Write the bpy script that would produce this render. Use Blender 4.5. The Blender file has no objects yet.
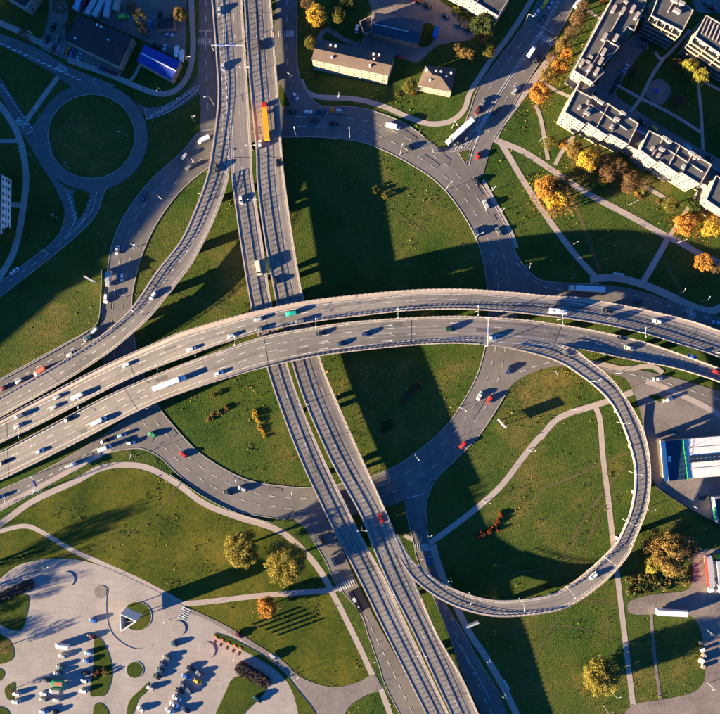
import bpy, math, random
from mathutils import Vector, Matrix
from mathutils.geometry import tessellate_polygon

random.seed(7)
R = math.radians
scn = bpy.context.scene
COL = scn.collection

# ------------------------------------------------------------------ camera
H = 338.0          # height of the drone over the ground, metres
F = 700.0          # focal length in photo pixels (photo is 720 wide)
cam_d = bpy.data.cameras.new('camera')
cam = bpy.data.objects.new('camera', cam_d); COL.objects.link(cam)
cam.location = (0, 0, H)
cam.rotation_euler = (0, 0, 0)
cam_d.sensor_width = 36; cam_d.sensor_fit = 'HORIZONTAL'
cam_d.lens = 36 * F / 720
cam_d.clip_end = 6000; cam_d.clip_start = 1
scn.camera = cam

# ------------------------------------------------------------------ light
SUN_EL = 9.6
SUN_DIR = 20.3     # direction the light travels, counter-clockwise from +X
world = bpy.data.worlds.new('World'); scn.world = world
world.use_nodes = True
wn = world.node_tree.nodes; wl = world.node_tree.links
sky = wn.new('ShaderNodeTexSky'); sky.sky_type = 'NISHITA'; sky.sun_disc = False
sky.sun_elevation = R(SUN_EL); sky.sun_rotation = R(90 - (SUN_DIR + 180))
sky.air_density = 1.0; sky.dust_density = 0.3; sky.ozone_density = 3.0
bg = wn['Background']; bg.inputs['Strength'].default_value = 0.06
tint = wn.new('ShaderNodeMix'); tint.data_type = 'RGBA'; tint.blend_type = 'MULTIPLY'; tint.inputs[0].default_value = 1.0
tint.inputs[7].default_value = (0.12, 0.42, 0.84, 1)     # deep blue evening sky
wl.new(sky.outputs[0], tint.inputs[6]); wl.new(tint.outputs[2], bg.inputs['Color'])
sun_d = bpy.data.lights.new('sun', 'SUN'); sun_d.energy = 5.0; sun_d.angle = R(0.5)
sun_d.color = (1.0, 0.80, 0.51)
sun = bpy.data.objects.new('sun', sun_d); COL.objects.link(sun)
dv = Vector((math.cos(R(SUN_DIR)) * math.cos(R(SUN_EL)), math.sin(R(SUN_DIR)) * math.cos(R(SUN_EL)), -math.sin(R(SUN_EL))))
sun.rotation_euler = dv.to_track_quat('-Z', 'Y').to_euler()
scn.view_settings.view_transform = 'Standard'
scn.view_settings.look = 'None'
scn.view_settings.exposure = 2.7
scn.view_settings.gamma = 1.0
scn.view_settings.use_curve_mapping = False

# ------------------------------------------------------------------ helpers
def P(px, py, z=0.0):
    s = (H - z) / F
    return Vector(((px - 360) * s, -(py - 357) * s, z))
def px_of(v):
    s = (H - v[2]) / F
    return (v[0] / s + 360, 357 - v[1] / s)

def tag(o, label=None, cat=None, group=None, kind=None):
    if label: o['label'] = label
    if cat: o['category'] = cat
    if group: o['group'] = group
    if kind: o['kind'] = kind
    return o
def empty(name, loc=(0, 0, 0), rz=0.0):
    o = bpy.data.objects.new(name, None); COL.objects.link(o)
    o.location = loc; o.rotation_euler = (0, 0, rz); o.empty_display_size = 0.5
    return o
def link(name, me, parent=None, loc=None, rz=None):
    o = bpy.data.objects.new(name, me); COL.objects.link(o)
    if parent is not None: o.parent = parent
    if loc is not None: o.location = loc
    if rz is not None: o.rotation_euler = (0, 0, rz)
    return o

class MB:
    """collects faces with material slots, then makes one mesh"""
    def __init__(s): s.v = []; s.f = []; s.m = []; s.uv = {}; s.smooth = False
    def face(s, pts, m=0, uv=None):
        i = len(s.v); s.v += [tuple(p) for p in pts]; s.f.append(tuple(range(i, i + len(pts)))); s.m.append(m)
        if uv: s.uv[len(s.f) - 1] = uv
    def add(s, vs, fs, m=0):
        i = len(s.v); s.v += [tuple(p) for p in vs]
        for f in fs: s.f.append(tuple(i + k for k in f)); s.m.append(m)
    def box(s, c, d, m=0, rz=0.0, taper=1.0, tx=None):
        cx, cy, cz = c; dx, dy, dz = d[0] / 2, d[1] / 2, d[2] / 2
        ca, sa = math.cos(rz), math.sin(rz); vs = []
        for z, k in ((-dz, 1.0), (dz, taper)):
            for x, y in ((-dx, -dy), (dx, -dy), (dx, dy), (-dx, dy)):
                x *= k if tx is None else (tx if z > 0 else 1); y *= k
                vs.append((cx + x * ca - y * sa, cy + x * sa + y * ca, cz + z))
        s.add(vs, [(3, 2, 1, 0), (4, 5, 6, 7), (0, 1, 5, 4), (1, 2, 6, 5), (2, 3, 7, 6), (3, 0, 4, 7)], m)
    def bar(s, a, b, w, h=None, m=0):
        """square bar from a to b"""
        a = Vector(a); b = Vector(b); h = h or w
        d = (b - a).normalized(); up = Vector((0, 0, 1)) if abs(d.z) < 0.95 else Vector((1, 0, 0))
        r = d.cross(up).normalized() * w / 2; u = r.cross(d).normalized() * h / 2
        vs = [a - r - u, a + r - u, a + r + u, a - r + u, b - r - u, b + r - u, b + r + u, b - r + u]
        s.add(vs, [(3, 2, 1, 0), (4, 5, 6, 7), (0, 1, 5, 4), (1, 2, 6, 5), (2, 3, 7, 6), (3, 0, 4, 7)], m)
    def tube(s, a, b, r0, r1, n=8, m=0, cap=True):
        a = Vector(a); b = Vector(b); d = (b - a).normalized()
        up = Vector((0, 0, 1)) if abs(d.z) < 0.95 else Vector((1, 0, 0))
        x = d.cross(up).normalized(); y = x.cross(d).normalized(); vs = []
        for p, r in ((a, r0), (b, r1)):
            for k in range(n):
                t = 2 * math.pi * k / n; vs.append(p + x * (r * math.cos(t)) + y * (r * math.sin(t)))
        fs = [(k, k + n, (k + 1) % n + n, (k + 1) % n) for k in range(n)]
        if cap: fs += [tuple(range(n)), tuple(range(2 * n - 1, n - 1, -1))]
        s.add(vs, fs, m)
    def prism(s, pts, z0, z1, m=0, mtop=None, cap_bottom=True):
        """pts: xy polygon; walls + top (+bottom)"""
        n = len(pts)
        area = sum(pts[i][0] * pts[(i + 1) % n][1] - pts[(i + 1) % n][0] * pts[i][1] for i in range(n))
        if area < 0: pts = list(reversed(pts))
        lo = [(p[0], p[1], z0) for p in pts]; hi = [(p[0], p[1], z1) for p in pts]
        for i in range(n):
            j = (i + 1) % n; s.face([lo[i], lo[j], hi[j], hi[i]], m)
        tris = tessellate_polygon([[Vector((p[0], p[1], 0)) for p in pts]])
        for t in tris:
            a, b, c = [hi[k] for k in t]
            if (b[0] - a[0]) * (c[1] - a[1]) - (b[1] - a[1]) * (c[0] - a[0]) < 0: b, c = c, b
            s.face([a, b, c], m if mtop is None else mtop)
            if cap_bottom: s.face([(c[0], c[1], z0), (b[0], b[1], z0), (a[0], a[1], z0)], m)
    def mesh(s, name, mats):
        me = bpy.data.meshes.new(name); me.from_pydata(s.v, [], s.f)
        for m in mats: me.materials.append(m)
        me.polygons.foreach_set('material_index', s.m)
        if s.smooth: me.polygons.foreach_set('use_smooth', [True] * len(s.f))
        if s.uv:
            uvl = me.uv_layers.new(name='UVMap')
            for fi, uv in s.uv.items():
                for k, li in enumerate(me.polygons[fi].loop_indices): uvl.data[li].uv = uv[k]
        me.update(); return me
    def build(s, name, mats, parent=None, loc=None, rz=None):
        if not isinstance(mats, (list, tuple)): mats = [mats]
        return link(name, s.mesh(name, mats), parent, loc, rz)

def catmull(pts, n=8, closed=False):
    out = []; N = len(pts)
    rng = range(N) if closed else range(N - 1)
    for i in rng:
        g = (lambda k: pts[k % N]) if closed else (lambda k: pts[max(0, min(N - 1, k))])
        p0, p1, p2, p3 = g(i - 1), g(i), g(i + 1), g(i + 2)
        for k in range(n):
            t = k / n; t2 = t * t; t3 = t2 * t
            out.append(tuple(0.5 * (2 * p1[c] + (p2[c] - p0[c]) * t + (2 * p0[c] - 5 * p1[c] + 4 * p2[c] - p3[c]) * t2
                                    + (3 * p1[c] - p0[c] - 3 * p2[c] + p3[c]) * t3) for c in range(len(p1))))
    if not closed: out.append(tuple(pts[-1]))
    return out
def resample(pts, n):
    d = [0.0]
    for a, b in zip(pts, pts[1:]): d.append(d[-1] + math.dist(a, b))
    out = []; j = 0
    for k in range(n):
        t = d[-1] * k / (n - 1)
        while j < len(d) - 2 and d[j + 1] < t: j += 1
        u = (t - d[j]) / max(1e-9, d[j + 1] - d[j]); u = min(1, max(0, u))
        out.append(tuple(pts[j][c] + (pts[j + 1][c] - pts[j][c]) * u for c in range(len(pts[0]))))
    return out
def plen(pts): return sum(math.dist(a, b) for a, b in zip(pts, pts[1:]))

# ------------------------------------------------------------------ materials
def principled(name, col, rough=0.8, metal=0.0, spec=0.5):
    m = bpy.data.materials.new(name); m.use_nodes = True
    b = m.node_tree.nodes['Principled BSDF']
    b.inputs['Base Color'].default_value = (*col, 1); b.inputs['Roughness'].default_value = rough
    b.inputs['Metallic'].default_value = metal
    b.inputs['Specular IOR Level'].default_value = spec
    return m
def noisy(name, cols, scales=(0.05, 0.6), rough=0.9, bump=0.0, bscale=3.0, bdist=0.1, weights=(0.5, 0.5), uvstreak=0.0, spec=0.3, lo=0.3, hi=0.7):
    """procedural colour from layered noise in world space; cols = ramp colours"""
    m = principled(name, cols[0], rough, spec=spec); nt = m.node_tree; N = nt.nodes; L = nt.links; b = N['Principled BSDF']
    geo = N.new('ShaderNodeNewGeometry'); acc = None
    for sc, w in zip(scales, weights):
        t = N.new('ShaderNodeTexNoise'); t.inputs['Scale'].default_value = sc; t.inputs['Detail'].default_value = 5
        t.inputs['Roughness'].default_value = 0.6
        L.new(geo.outputs['Position'], t.inputs['Vector'])
        mu = N.new('ShaderNodeMath'); mu.operation = 'MULTIPLY'; mu.inputs[1].default_value = w; L.new(t.outputs[0], mu.inputs[0])
        if acc is None: acc = mu
        else:
            ad = N.new('ShaderNodeMath'); ad.operation = 'ADD'; L.new(acc.outputs[0], ad.inputs[0]); L.new(mu.outputs[0], ad.inputs[1]); acc = ad
    if uvstreak:
        uv = N.new('ShaderNodeUVMap'); mp = N.new('ShaderNodeMapping'); mp.inputs['Scale'].default_value = (1.1, 0.012, 1)
        L.new(uv.outputs[0], mp.inputs[0]); t = N.new('ShaderNodeTexNoise'); t.inputs['Scale'].default_value = 1.0; t.inputs['Detail'].default_value = 3
        L.new(mp.outputs[0], t.inputs['Vector'])
        mu = N.new('ShaderNodeMath'); mu.operation = 'MULTIPLY_ADD'; mu.inputs[1].default_value = uvstreak; L.new(t.outputs[0], mu.inputs[0]); L.new(acc.outputs[0], mu.inputs[2])
        sb = N.new('ShaderNodeMath'); sb.operation = 'SUBTRACT'; sb.inputs[1].default_value = uvstreak * 0.5; L.new(mu.outputs[0], sb.inputs[0]); acc = sb
    r = N.new('ShaderNodeValToRGB'); L.new(acc.outputs[0], r.inputs[0]); e = r.color_ramp.elements
    e[0].position = lo; e[0].color = (*cols[0], 1); e[1].position = hi; e[1].color = (*cols[-1], 1)
    for k, c in enumerate(cols[1:-1]):
        el = e.new(lo + (hi - lo) * (k + 1) / (len(cols) - 1)); el.color = (*c, 1)
    L.new(r.outputs[0], b.inputs['Base Color'])
    if bump:
        t = N.new('ShaderNodeTexNoise'); t.inputs['Scale'].default_value = bscale; t.inputs['Detail'].default_value = 4
        L.new(geo.outputs['Position'], t.inputs['Vector'])
        bp = N.new('ShaderNodeBump'); bp.inputs['Strength'].default_value = bump; bp.inputs['Distance'].default_value = bdist
        L.new(t.outputs[0], bp.inputs['Height']); L.new(bp.outputs[0], b.inputs['Normal'])
    return m
def leafmat(name, c1, c2, c3):
    m = principled(name, c1, 0.7, spec=0.2); nt = m.node_tree; N = nt.nodes; L = nt.links; b = N['Principled BSDF']
    g = N.new('ShaderNodeNewGeometry'); r = N.new('ShaderNodeValToRGB'); e = r.color_ramp.elements
    e[0].color = (*c1, 1); e[1].color = (*c3, 1); k = e.new(0.55); k.color = (*c2, 1)
    L.new(g.outputs['Random Per Island'], r.inputs[0]); L.new(r.outputs[0], b.inputs['Base Color'])
    tr = N.new('ShaderNodeBsdfTranslucent'); L.new(r.outputs[0], tr.inputs[0]); mx = N.new('ShaderNodeMixShader'); mx.inputs[0].default_value = 0.18
    L.new(b.outputs[0], mx.inputs[1]); L.new(tr.outputs[0], mx.inputs[2]); L.new(mx.outputs[0], N['Material Output'].inputs[0])
    return m

M = {}
M['dry_grass'] = noisy('dry_grass', [(0.026, 0.044, 0.008), (0.060, 0.074, 0.011), (0.102, 0.098, 0.015), (0.165, 0.115, 0.024)], (0.018, 0.07, 0.5, 2.4), 1.0, 0.5, 2.0, 0.25, (0.36, 0.29, 0.2, 0.15), lo=0.40, hi=0.62, spec=0.05)
M['grass'] = noisy('grass', [(0.015, 0.036, 0.007), (0.038, 0.070, 0.013), (0.070, 0.084, 0.018), (0.150, 0.112, 0.032)], (0.016, 0.07, 0.5, 2.4), 1.0, 0.85, 1.7, 0.30, (0.38, 0.26, 0.18, 0.18), lo=0.38, hi=0.61, spec=0.05)
M['lawn'] = noisy('lawn', [(0.022, 0.042, 0.008), (0.048, 0.068, 0.011), (0.085, 0.085, 0.016)], (0.05, 0.8), 1.0, 0.4, 2.6, 0.2, (0.5, 0.5), lo=0.35, hi=0.66, spec=0.05)
M['asphalt'] = noisy('asphalt', [(0.096, 0.086, 0.079), (0.142, 0.127, 0.116), (0.198, 0.174, 0.156)], (0.045, 0.4, 3.0), 0.85, 0.10, 6, 0.02, (0.5, 0.3, 0.2), lo=0.36, hi=0.66)
M['deck_asphalt'] = noisy('deck_asphalt', [(0.108, 0.096, 0.088), (0.170, 0.150, 0.136), (0.240, 0.209, 0.186)], (0.03, 0.6), 0.85, 0.06, 6, 0.02, (0.45, 0.2), uvstreak=0.55, lo=0.17, hi=0.46)
M['old_asphalt'] = noisy('old_asphalt', [(0.125, 0.104, 0.093), (0.18, 0.152, 0.137), (0.23, 0.195, 0.172)], (0.06, 0.7), 0.9, 0.15, 3, 0.04, (0.6, 0.4), lo=0.36, hi=0.64)
M['pavement'] = noisy('pavement', [(0.25, 0.216, 0.190), (0.31, 0.268, 0.238), (0.36, 0.312, 0.276)], (0.06, 0.9), 0.9, 0.08, 4, 0.02, (0.6, 0.4), lo=0.36, hi=0.64)
M['path'] = noisy('footpath', [(0.30, 0.245, 0.212), (0.38, 0.315, 0.275)], (0.1, 1.0), 0.9, 0, weights=(0.5, 0.5), lo=0.36, hi=0.64)
M['gravel'] = noisy('gravel', [(0.12, 0.096, 0.085), (0.19, 0.15, 0.13), (0.25, 0.20, 0.172)], (0.08, 0.9), 0.95, 0.3, 2, 0.08, (0.5, 0.5), lo=0.36, hi=0.64)
M['dirt'] = noisy('dirt', [(0.06, 0.055, 0.016), (0.12, 0.088, 0.040)], (0.15, 1.2), 1.0, 0.3, 2, 0.1, (0.5, 0.5), lo=0.36, hi=0.64)
M['concrete'] = noisy('concrete', [(0.33, 0.27, 0.23), (0.42, 0.35, 0.30)], (0.2, 1.5), 0.85, 0, weights=(0.5, 0.5), lo=0.36, hi=0.64)
M['kerb'] = principled('kerb', (0.34, 0.30, 0.27), 0.9)
M['worn'] = noisy('worn_asphalt', [(0.080, 0.072, 0.067), (0.125, 0.112, 0.102)], (0.3, 2.0), 0.8, 0, weights=(0.5, 0.5), lo=0.36, hi=0.64)
M['track'] = noisy('tyre_track_asphalt', [(0.088, 0.079, 0.073), (0.126, 0.112, 0.103), (0.170, 0.150, 0.136)], (0.045, 0.4, 1.2), 0.8, 0, weights=(0.5, 0.3, 0.2), lo=0.36, hi=0.66)
M['paint'] = noisy('road_paint', [(0.22, 0.20, 0.19), (0.60, 0.58, 0.55)], (0.5, 3.0), 0.7, 0, weights=(0.5, 0.5), lo=0.40, hi=0.56)
M['steel'] = principled('galvanised_steel', (0.55, 0.54, 0.52), 0.45, 0.3)
M['lamp'] = principled('lamp_housing', (0.75, 0.75, 0.74), 0.4, 0.1)
M['bark'] = noisy('bark', [(0.05, 0.035, 0.025), (0.11, 0.08, 0.055)], (2, 8), 1.0, weights=(0.5, 0.5))
M['facade'] = noisy('facade_panels', [(0.21, 0.172, 0.132), (0.28, 0.23, 0.18)], (0.15, 1.2), 0.9, 0, weights=(0.5, 0.5), lo=0.36, hi=0.64)
M['facade2'] = noisy('facade_render', [(0.23, 0.185, 0.14), (0.29, 0.24, 0.185)], (0.2, 1.3), 0.9, 0, weights=(0.5, 0.5), lo=0.36, hi=0.64)
M['roof_felt'] = noisy('roof_felt', [(0.055, 0.053, 0.055), (0.085, 0.080, 0.078), (0.12, 0.11, 0.10)], (0.15, 1.2), 0.95, 0, weights=(0.6, 0.4), lo=0.36, hi=0.64)
M['roof_tile'] = noisy('roof_sheet', [(0.085, 0.060, 0.050), (0.13, 0.09, 0.072)], (0.3, 2), 0.9, 0.3, 3, 0.1, (0.5, 0.5), lo=0.36, hi=0.64)
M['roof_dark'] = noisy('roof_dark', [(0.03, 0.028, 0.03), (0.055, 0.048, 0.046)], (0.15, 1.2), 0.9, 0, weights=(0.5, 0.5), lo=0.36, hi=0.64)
M['roof_blue'] = noisy('roof_blue', [(0.012, 0.035, 0.24), (0.022, 0.060, 0.36)], (0.3, 2), 0.5, 0, weights=(0.5, 0.5))
M['roof_navy'] = noisy('roof_navy', [(0.030, 0.042, 0.062), (0.055, 0.072, 0.098)], (0.25, 1.5), 0.7, 0, weights=(0.5, 0.5), lo=0.36, hi=0.64)
M['white'] = principled('white_paint', (0.72, 0.70, 0.67), 0.5)
M['roof_white'] = noisy('roof_white', [(0.62, 0.56, 0.52), (0.74, 0.68, 0.63)], (0.2, 1.5), 0.6, 0, weights=(0.5, 0.5), lo=0.36, hi=0.64)
M['glass'] = principled('window_glass', (0.02, 0.025, 0.03), 0.12)
M['blueglass'] = noisy('blue_roof_panel', [(0.014, 0.036, 0.066), (0.022, 0.055, 0.09)], (0.2, 1), 0.35, 0, weights=(0.5, 0.5))
M['tyre'] = principled('tyre', (0.02, 0.02, 0.02), 0.9)
M['orange'] = principled('orange_plastic', (0.75, 0.14, 0.04), 0.6)
M['green'] = principled('green_trim', (0.02, 0.30, 0.10), 0.5)
M['redpaint'] = principled('red_paint', (0.5, 0.03, 0.02), 0.5)
M['billboard'] = principled('billboard_face', (0.62, 0.60, 0.58), 0.6)
M['bin'] = principled('beige_bin', (0.42, 0.30, 0.20), 0.8)
M['rust'] = principled('rust_cap', (0.16, 0.07, 0.04), 0.9)
M['lglass'] = principled('headlight_glass', (0.6, 0.6, 0.58), 0.2)
def slab_joints(m, scale, dark):
    nt = m.node_tree; N = nt.nodes; L = nt.links; b = N['Principled BSDF']; src = b.inputs['Base Color'].links[0].from_socket
    g = N.new('ShaderNodeNewGeometry'); mp = N.new('ShaderNodeMapping'); mp.inputs['Rotation'].default_value = (0, 0, 0.1); L.new(g.outputs['Position'], mp.inputs[0])
    t = N.new('ShaderNodeTexBrick'); t.inputs['Scale'].default_value = scale; t.inputs['Mortar Size'].default_value = 0.018; t.inputs['Color1'].default_value = (1, 1, 1, 1); t.inputs['Color2'].default_value = (.93, .93, .93, 1); t.inputs['Mortar'].default_value = (dark, dark, dark, 1)
    t.inputs['Brick Width'].default_value = 1.0; t.inputs['Row Height'].default_value = .5
    L.new(mp.outputs[0], t.inputs[0]); x = N.new('ShaderNodeMix'); x.data_type = 'RGBA'; x.blend_type = 'MULTIPLY'; x.inputs[0].default_value = 1
    L.new(src, x.inputs[6]); L.new(t.outputs[0], x.inputs[7]); L.new(x.outputs[2], b.inputs['Base Color'])
slab_joints(M['pavement'], 0.16, .82)
CARCOL = {
    'white': (0.72, 0.71, 0.70), 'silver': (0.38, 0.39, 0.40), 'grey': (0.14, 0.145, 0.15), 'black': (0.012, 0.012, 0.014),
    'dark blue': (0.012, 0.03, 0.09), 'blue': (0.02, 0.12, 0.42), 'light blue': (0.25, 0.42, 0.60), 'red': (0.48, 0.02, 0.015),
    'dark red': (0.14, 0.012, 0.012), 'green': (0.02, 0.30, 0.12), 'teal': (0.01, 0.36, 0.26), 'yellow': (0.72, 0.50, 0.03),
    'orange': (0.72, 0.17, 0.02), 'beige': (0.42, 0.36, 0.28), 'cream': (0.62, 0.60, 0.46), 'salmon': (0.62, 0.16, 0.09), 'lime': (0.2, 0.5, 0.06),
    'dark teal': (0.01, 0.06, 0.08), 'amber': (0.80, 0.33, 0.02), 'dark green': (0.01, 0.05, 0.02)}
CM = {k: principled('paint_' + k.replace(' ', '_'), v, 0.3) for k, v in CARCOL.items()}
LEAF = {
    'orange': leafmat('leaf_orange', (0.266, 0.105, 0.020), (0.434, 0.189, 0.031), (0.588, 0.315, 0.056)),
    'yellow': leafmat('leaf_yellow', (0.336, 0.182, 0.017), (0.504, 0.294, 0.028), (0.620, 0.462, 0.070)),
    'olive': leafmat('leaf_olive', (0.065, 0.065, 0.010), (0.130, 0.114, 0.018), (0.202, 0.163, 0.029)),
    'willow': leafmat('leaf_willow', (0.144, 0.119, 0.018), (0.250, 0.200, 0.031), (0.350, 0.281, 0.056)),
    'green': leafmat('leaf_green', (0.018, 0.035, 0.007), (0.04, 0.062, 0.012), (0.085, 0.10, 0.025)),
    'brown': leafmat('leaf_brown', (0.075, 0.044, 0.022), (0.150, 0.088, 0.037), (0.250, 0.138, 0.056)),
    'tan': leafmat('leaf_tan', (0.128, 0.083, 0.022), (0.225, 0.143, 0.036), (0.315, 0.203, 0.053)),
    'lemon': leafmat('leaf_lemon', (0.192, 0.168, 0.018), (0.312, 0.276, 0.036), (0.432, 0.384, 0.072)),
    'rust': leafmat('leaf_rust', (0.09, 0.018, 0.010), (0.20, 0.040, 0.018), (0.28, 0.08, 0.02)),
    'hedge': leafmat('leaf_hedge', (0.025, 0.018, 0.015), (0.045, 0.030, 0.022), (0.075, 0.05, 0.035)),
}

# ------------------------------------------------------------------ ground
g = MB(); g.face([(-2500, -2500, 0), (2500, -2500, 0), (2500, 2500, 0), (-2500, 2500, 0)])
tag(g.build('ground', M['grass']), kind='structure')

PAVED = []       # world-space polygons that are not grass
ZC = {'trail': 0.010, 'path': 0.030, 'yard': 0.078, 'road': 0.110, 'meadow': 0.002, 'island': 0.165, 'mark': 0.215}
def chaikin(pts, it=2):
    for _ in range(it):
        out = []
        for i in range(len(pts)):
            a, b = pts[i], pts[(i+1) % len(pts)]; out += [(a[0]*.78+b[0]*.22, a[1]*.78+b[1]*.22), (a[0]*.22+b[0]*.78, a[1]*.22+b[1]*.78)]
        pts = out
    return pts
def sheet(name, pts, mat, cls, holes=(), sm=True, closed_n=5, keep=True):
    ZC[cls] += 0.0035 if cls != 'mark' else 0
    z = ZC[cls]
    ol = catmull(pts, closed_n, True) if sm else (chaikin(pts) if len(pts) < 60 else pts)
    loops = [[P(*p, z) for p in ol]]
    for h in holes: loops.append([P(*p, z) for p in (catmull(h, closed_n, True) if sm else h)])
    flat = [v for l in loops for v in l]
    b = MB(); b.v = [tuple(v) for v in flat]
    for t in tessellate_polygon(loops):
        a, c, d = [flat[k] for k in t]
        t = t if (c.x - a.x) * (d.y - a.y) - (c.y - a.y) * (d.x - a.x) > 0 else (t[0], t[2], t[1])
        b.f.append(tuple(t)); b.m.append(0)
    o = b.build(name, mat); tag(o, kind='structure')
    if keep: PAVED.append(([(v.x, v.y) for v in loops[0]], [[(v.x, v.y) for v in l] for l in loops[1:]]))
    return o, z
def strip(name, pts, w, mat, cls, n=6, keep=True, kerb=False):
    """a path of constant width (photo px) along a centre line"""
    c = catmull(pts, n); L = []; Rr = []
    for i, p in enumerate(c):
        a = c[max(0, i - 1)]; b = c[min(len(c) - 1, i + 1)]; d = math.hypot(b[0] - a[0], b[1] - a[1]) or 1
        nx, ny = -(b[1] - a[1]) / d, (b[0] - a[0]) / d
        L.append((p[0] + nx * w / 2, p[1] + ny * w / 2)); Rr.append((p[0] - nx * w / 2, p[1] - ny * w / 2))
    ZC[cls] += 0.0035; z = ZC[cls]; b = MB()
    for i in range(len(c) - 1):
        b.face([P(*L[i], z), P(*Rr[i], z), P(*Rr[i + 1], z), P(*L[i + 1], z)][::-1])
    o = b.build(name, mat); tag(o, kind='structure')
    if keep: PAVED.append(([tuple(P(*q)[:2]) for q in L + Rr[::-1]], []))
    return o
def kerb(pts, n=6, closed=False, sm=True, w=0.28, h=0.12, parent=None, z=0.0):
    c = catmull(pts, n, closed) if sm else list(pts)
    if closed: c.append(c[0])
    b = MB(); W = [P(*p, 0) for p in c]; Ls = []; Rs = []
    for i, p in enumerate(W):
        a = W[max(0, i - 1)]; q = W[min(len(W) - 1, i + 1)]
        if closed and i in (0, len(W) - 1): a = W[-2]; q = W[1]
        d = (q - a); d.z = 0; d.normalize(); nn = Vector((-d.y, d.x, 0)) * w / 2
        Ls.append(p + nn); Rs.append(p - nn)
    t = Vector((0, 0, h + 0.12)); lo = Vector((0, 0, -0.05))
    for i in range(len(W) - 1):
        b.face([Rs[i] + t, Rs[i + 1] + t, Ls[i + 1] + t, Ls[i] + t])
        b.face([Ls[i] + t, Ls[i + 1] + t, Ls[i + 1] + lo, Ls[i] + lo]); b.face([Rs[i] + lo, Rs[i + 1] + lo, Rs[i + 1] + t, Rs[i] + t])
    o = b.build('kerb', M['kerb'], parent); return o
def inside(x, y, poly):
    c = False; j = len(poly) - 1
    for i in range(len(poly)):
        xi, yi = poly[i]; xj, yj = poly[j]
        if (yi > y) != (yj > y) and x < (xj - xi) * (y - yi) / (yj - yi) + xi: c = not c
        j = i
    return c
def paved(x, y):
    for o, hs, bb in PBB:
        if bb[0] <= x <= bb[2] and bb[1] <= y <= bb[3] and inside(x, y, o) and not any(inside(x, y, h) for h in hs): return True
    return False
PBB = []
def finish_paved():
    for o, hs in PAVED:
        PBB.append((o, hs, (min(p[0] for p in o), min(p[1] for p in o), max(p[0] for p in o), max(p[1] for p in o))))

MARK = MB()      # painted markings on ground-level roads
def line(pts, w=0.45, dash=None, gap=None, n=6, z=None, mb=None, zf=None, sm=True):
    """painted line along photo-px points; dash/gap in metres"""
    mb = mb or MARK; z = ZC['mark'] if z is None else z
    c = catmull(pts, n) if sm else list(pts)
    W = [P(p[0], p[1], z) for p in c]; L = plen(W); N = max(2, int(L / 1.5) + 1)
    W = [Vector(p) for p in resample([tuple(v) for v in W], N)]
    per = (dash + gap) if dash else None; s = 0
    for i in range(N - 1):
        a, b = W[i], W[i + 1]; seg = (b - a).length
        if not dash or (s % per) < dash:
            d = (b - a).normalized(); nn = Vector((-d.y, d.x, 0)) * w / 2
            mb.face([a - nn, b - nn, b + nn, a + nn])
        s += seg
def zebra(cx, cy, ang, length, width, n, z=None, mb=None):
    """n bars laid along `ang` (deg, photo up = +), each `width` m long across it"""
    mb = mb or MARK; z = ZC['mark'] + 0.004 if z is None else z
    c = P(cx, cy, z); a = R(ang); d = Vector((math.cos(a), math.sin(a), 0)); q = Vector((-d.y, d.x, 0))
    st = length / n
    for k in range(n):
        m = c + d * (-length / 2 + st * (k + 0.5)); e = d * st * 0.27; f = q * width / 2
        mb.face([m - e - f, m + e - f, m + e + f, m - e + f])
# ------------------------------------------------------------------ roads and paths at ground level
RING_IN = [(300,137),(330,138),(360,142),(385,151),(408,163),(433,179),(453,200),(471,228),(481,253),(487,286),(488,325),(482,360),(471,388),(447,425),(415,453),(385,471),(350,482),(311,487),(293,487),(256,482),(230,472),(200,453),(180,433),(157,404),(142,370),(134,335),(132,303),(134,286),(141,258),(156,225),(180,192),(208,168),(240,147),(270,139)]
RING_OUT = [(300,107),(360,108),(400,121),(424,137),(447,154),(468,170),(481,184),(496,208),(509,233),(516,255),(519,290),(516,330),(514,360),(511,383),(504,398),(481,433),(456,459),(433,481),(407,499),(385,507),(340,517),(286,519),(268,517),(238,511),(205,495),(180,476),(161,458),(126,419),(108,380),(99,340),(102,313),(107,276),(112,245),(126,213),(151,180),(180,154),(200,131),(240,112),(270,108)]
sheet('ring_road', RING_OUT, M['asphalt'], 'road', [RING_IN])
kerb(RING_IN, closed=True, parent=bpy.data.objects['ring_road'])
NE_L = [(447,150),(463,128),(470,110),(478,88),(495,64),(511,43),(526,22),(540,-2),(552,-24)]
NE_R = [(481,184),(487,160),(494,139),(505,120),(516,101),(536,68),(555,40),(573,8),(590,-24)]
sheet('avenue', [(440,148)] + NE_L + NE_R[::-1], M['asphalt'], 'road', sm=False)
sheet('east_road', [(505,225),(509,233),(516,253),(526,268),(540,280),(565,283),(600,284),(641,290),(681,305),(725,318),(760,328),(760,352),(680,325),(600,303),(540,296),(512,292)], M['asphalt'], 'road', sm=False)
sheet('service_road', [(508,372),(516,340),(540,355),(575,360),(616,365),(650,372),(681,379),(725,393),(760,404),(760,425),(720,409),(679,394),(650,386),(626,378),(600,371),(575,366),(555,366),(535,371),(516,381),(506,392)], M['asphalt'], 'road', sm=False)
sheet('west_road', [(140,425),(126,418),(101,437),(50,467),(0,490),(-30,503),(-30,525),(0,511),(50,484),(93,461),(111,452),(136,448),(150,452),(161,458),(175,470)], M['asphalt'], 'road', sm=False)
sheet('north_west_road', [(112,318),(100,325),(88,331),(62,345),(31,362),(0,379),(-30,393),(-30,420),(0,405),(60,380),(104,352),(120,340)], M['asphalt'], 'road', sm=False)
sheet('south_road', [(405,496),(408,521),(413,540),(418,562),(432,594),(446,627),(461,668),(478,705),(486,730),(513,730),(501,697),(481,664),(461,628),(446,605),(438,575),(431,549),(427,530),(425,516),(427,500),(434,479)], M['asphalt'], 'road', sm=False)
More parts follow.
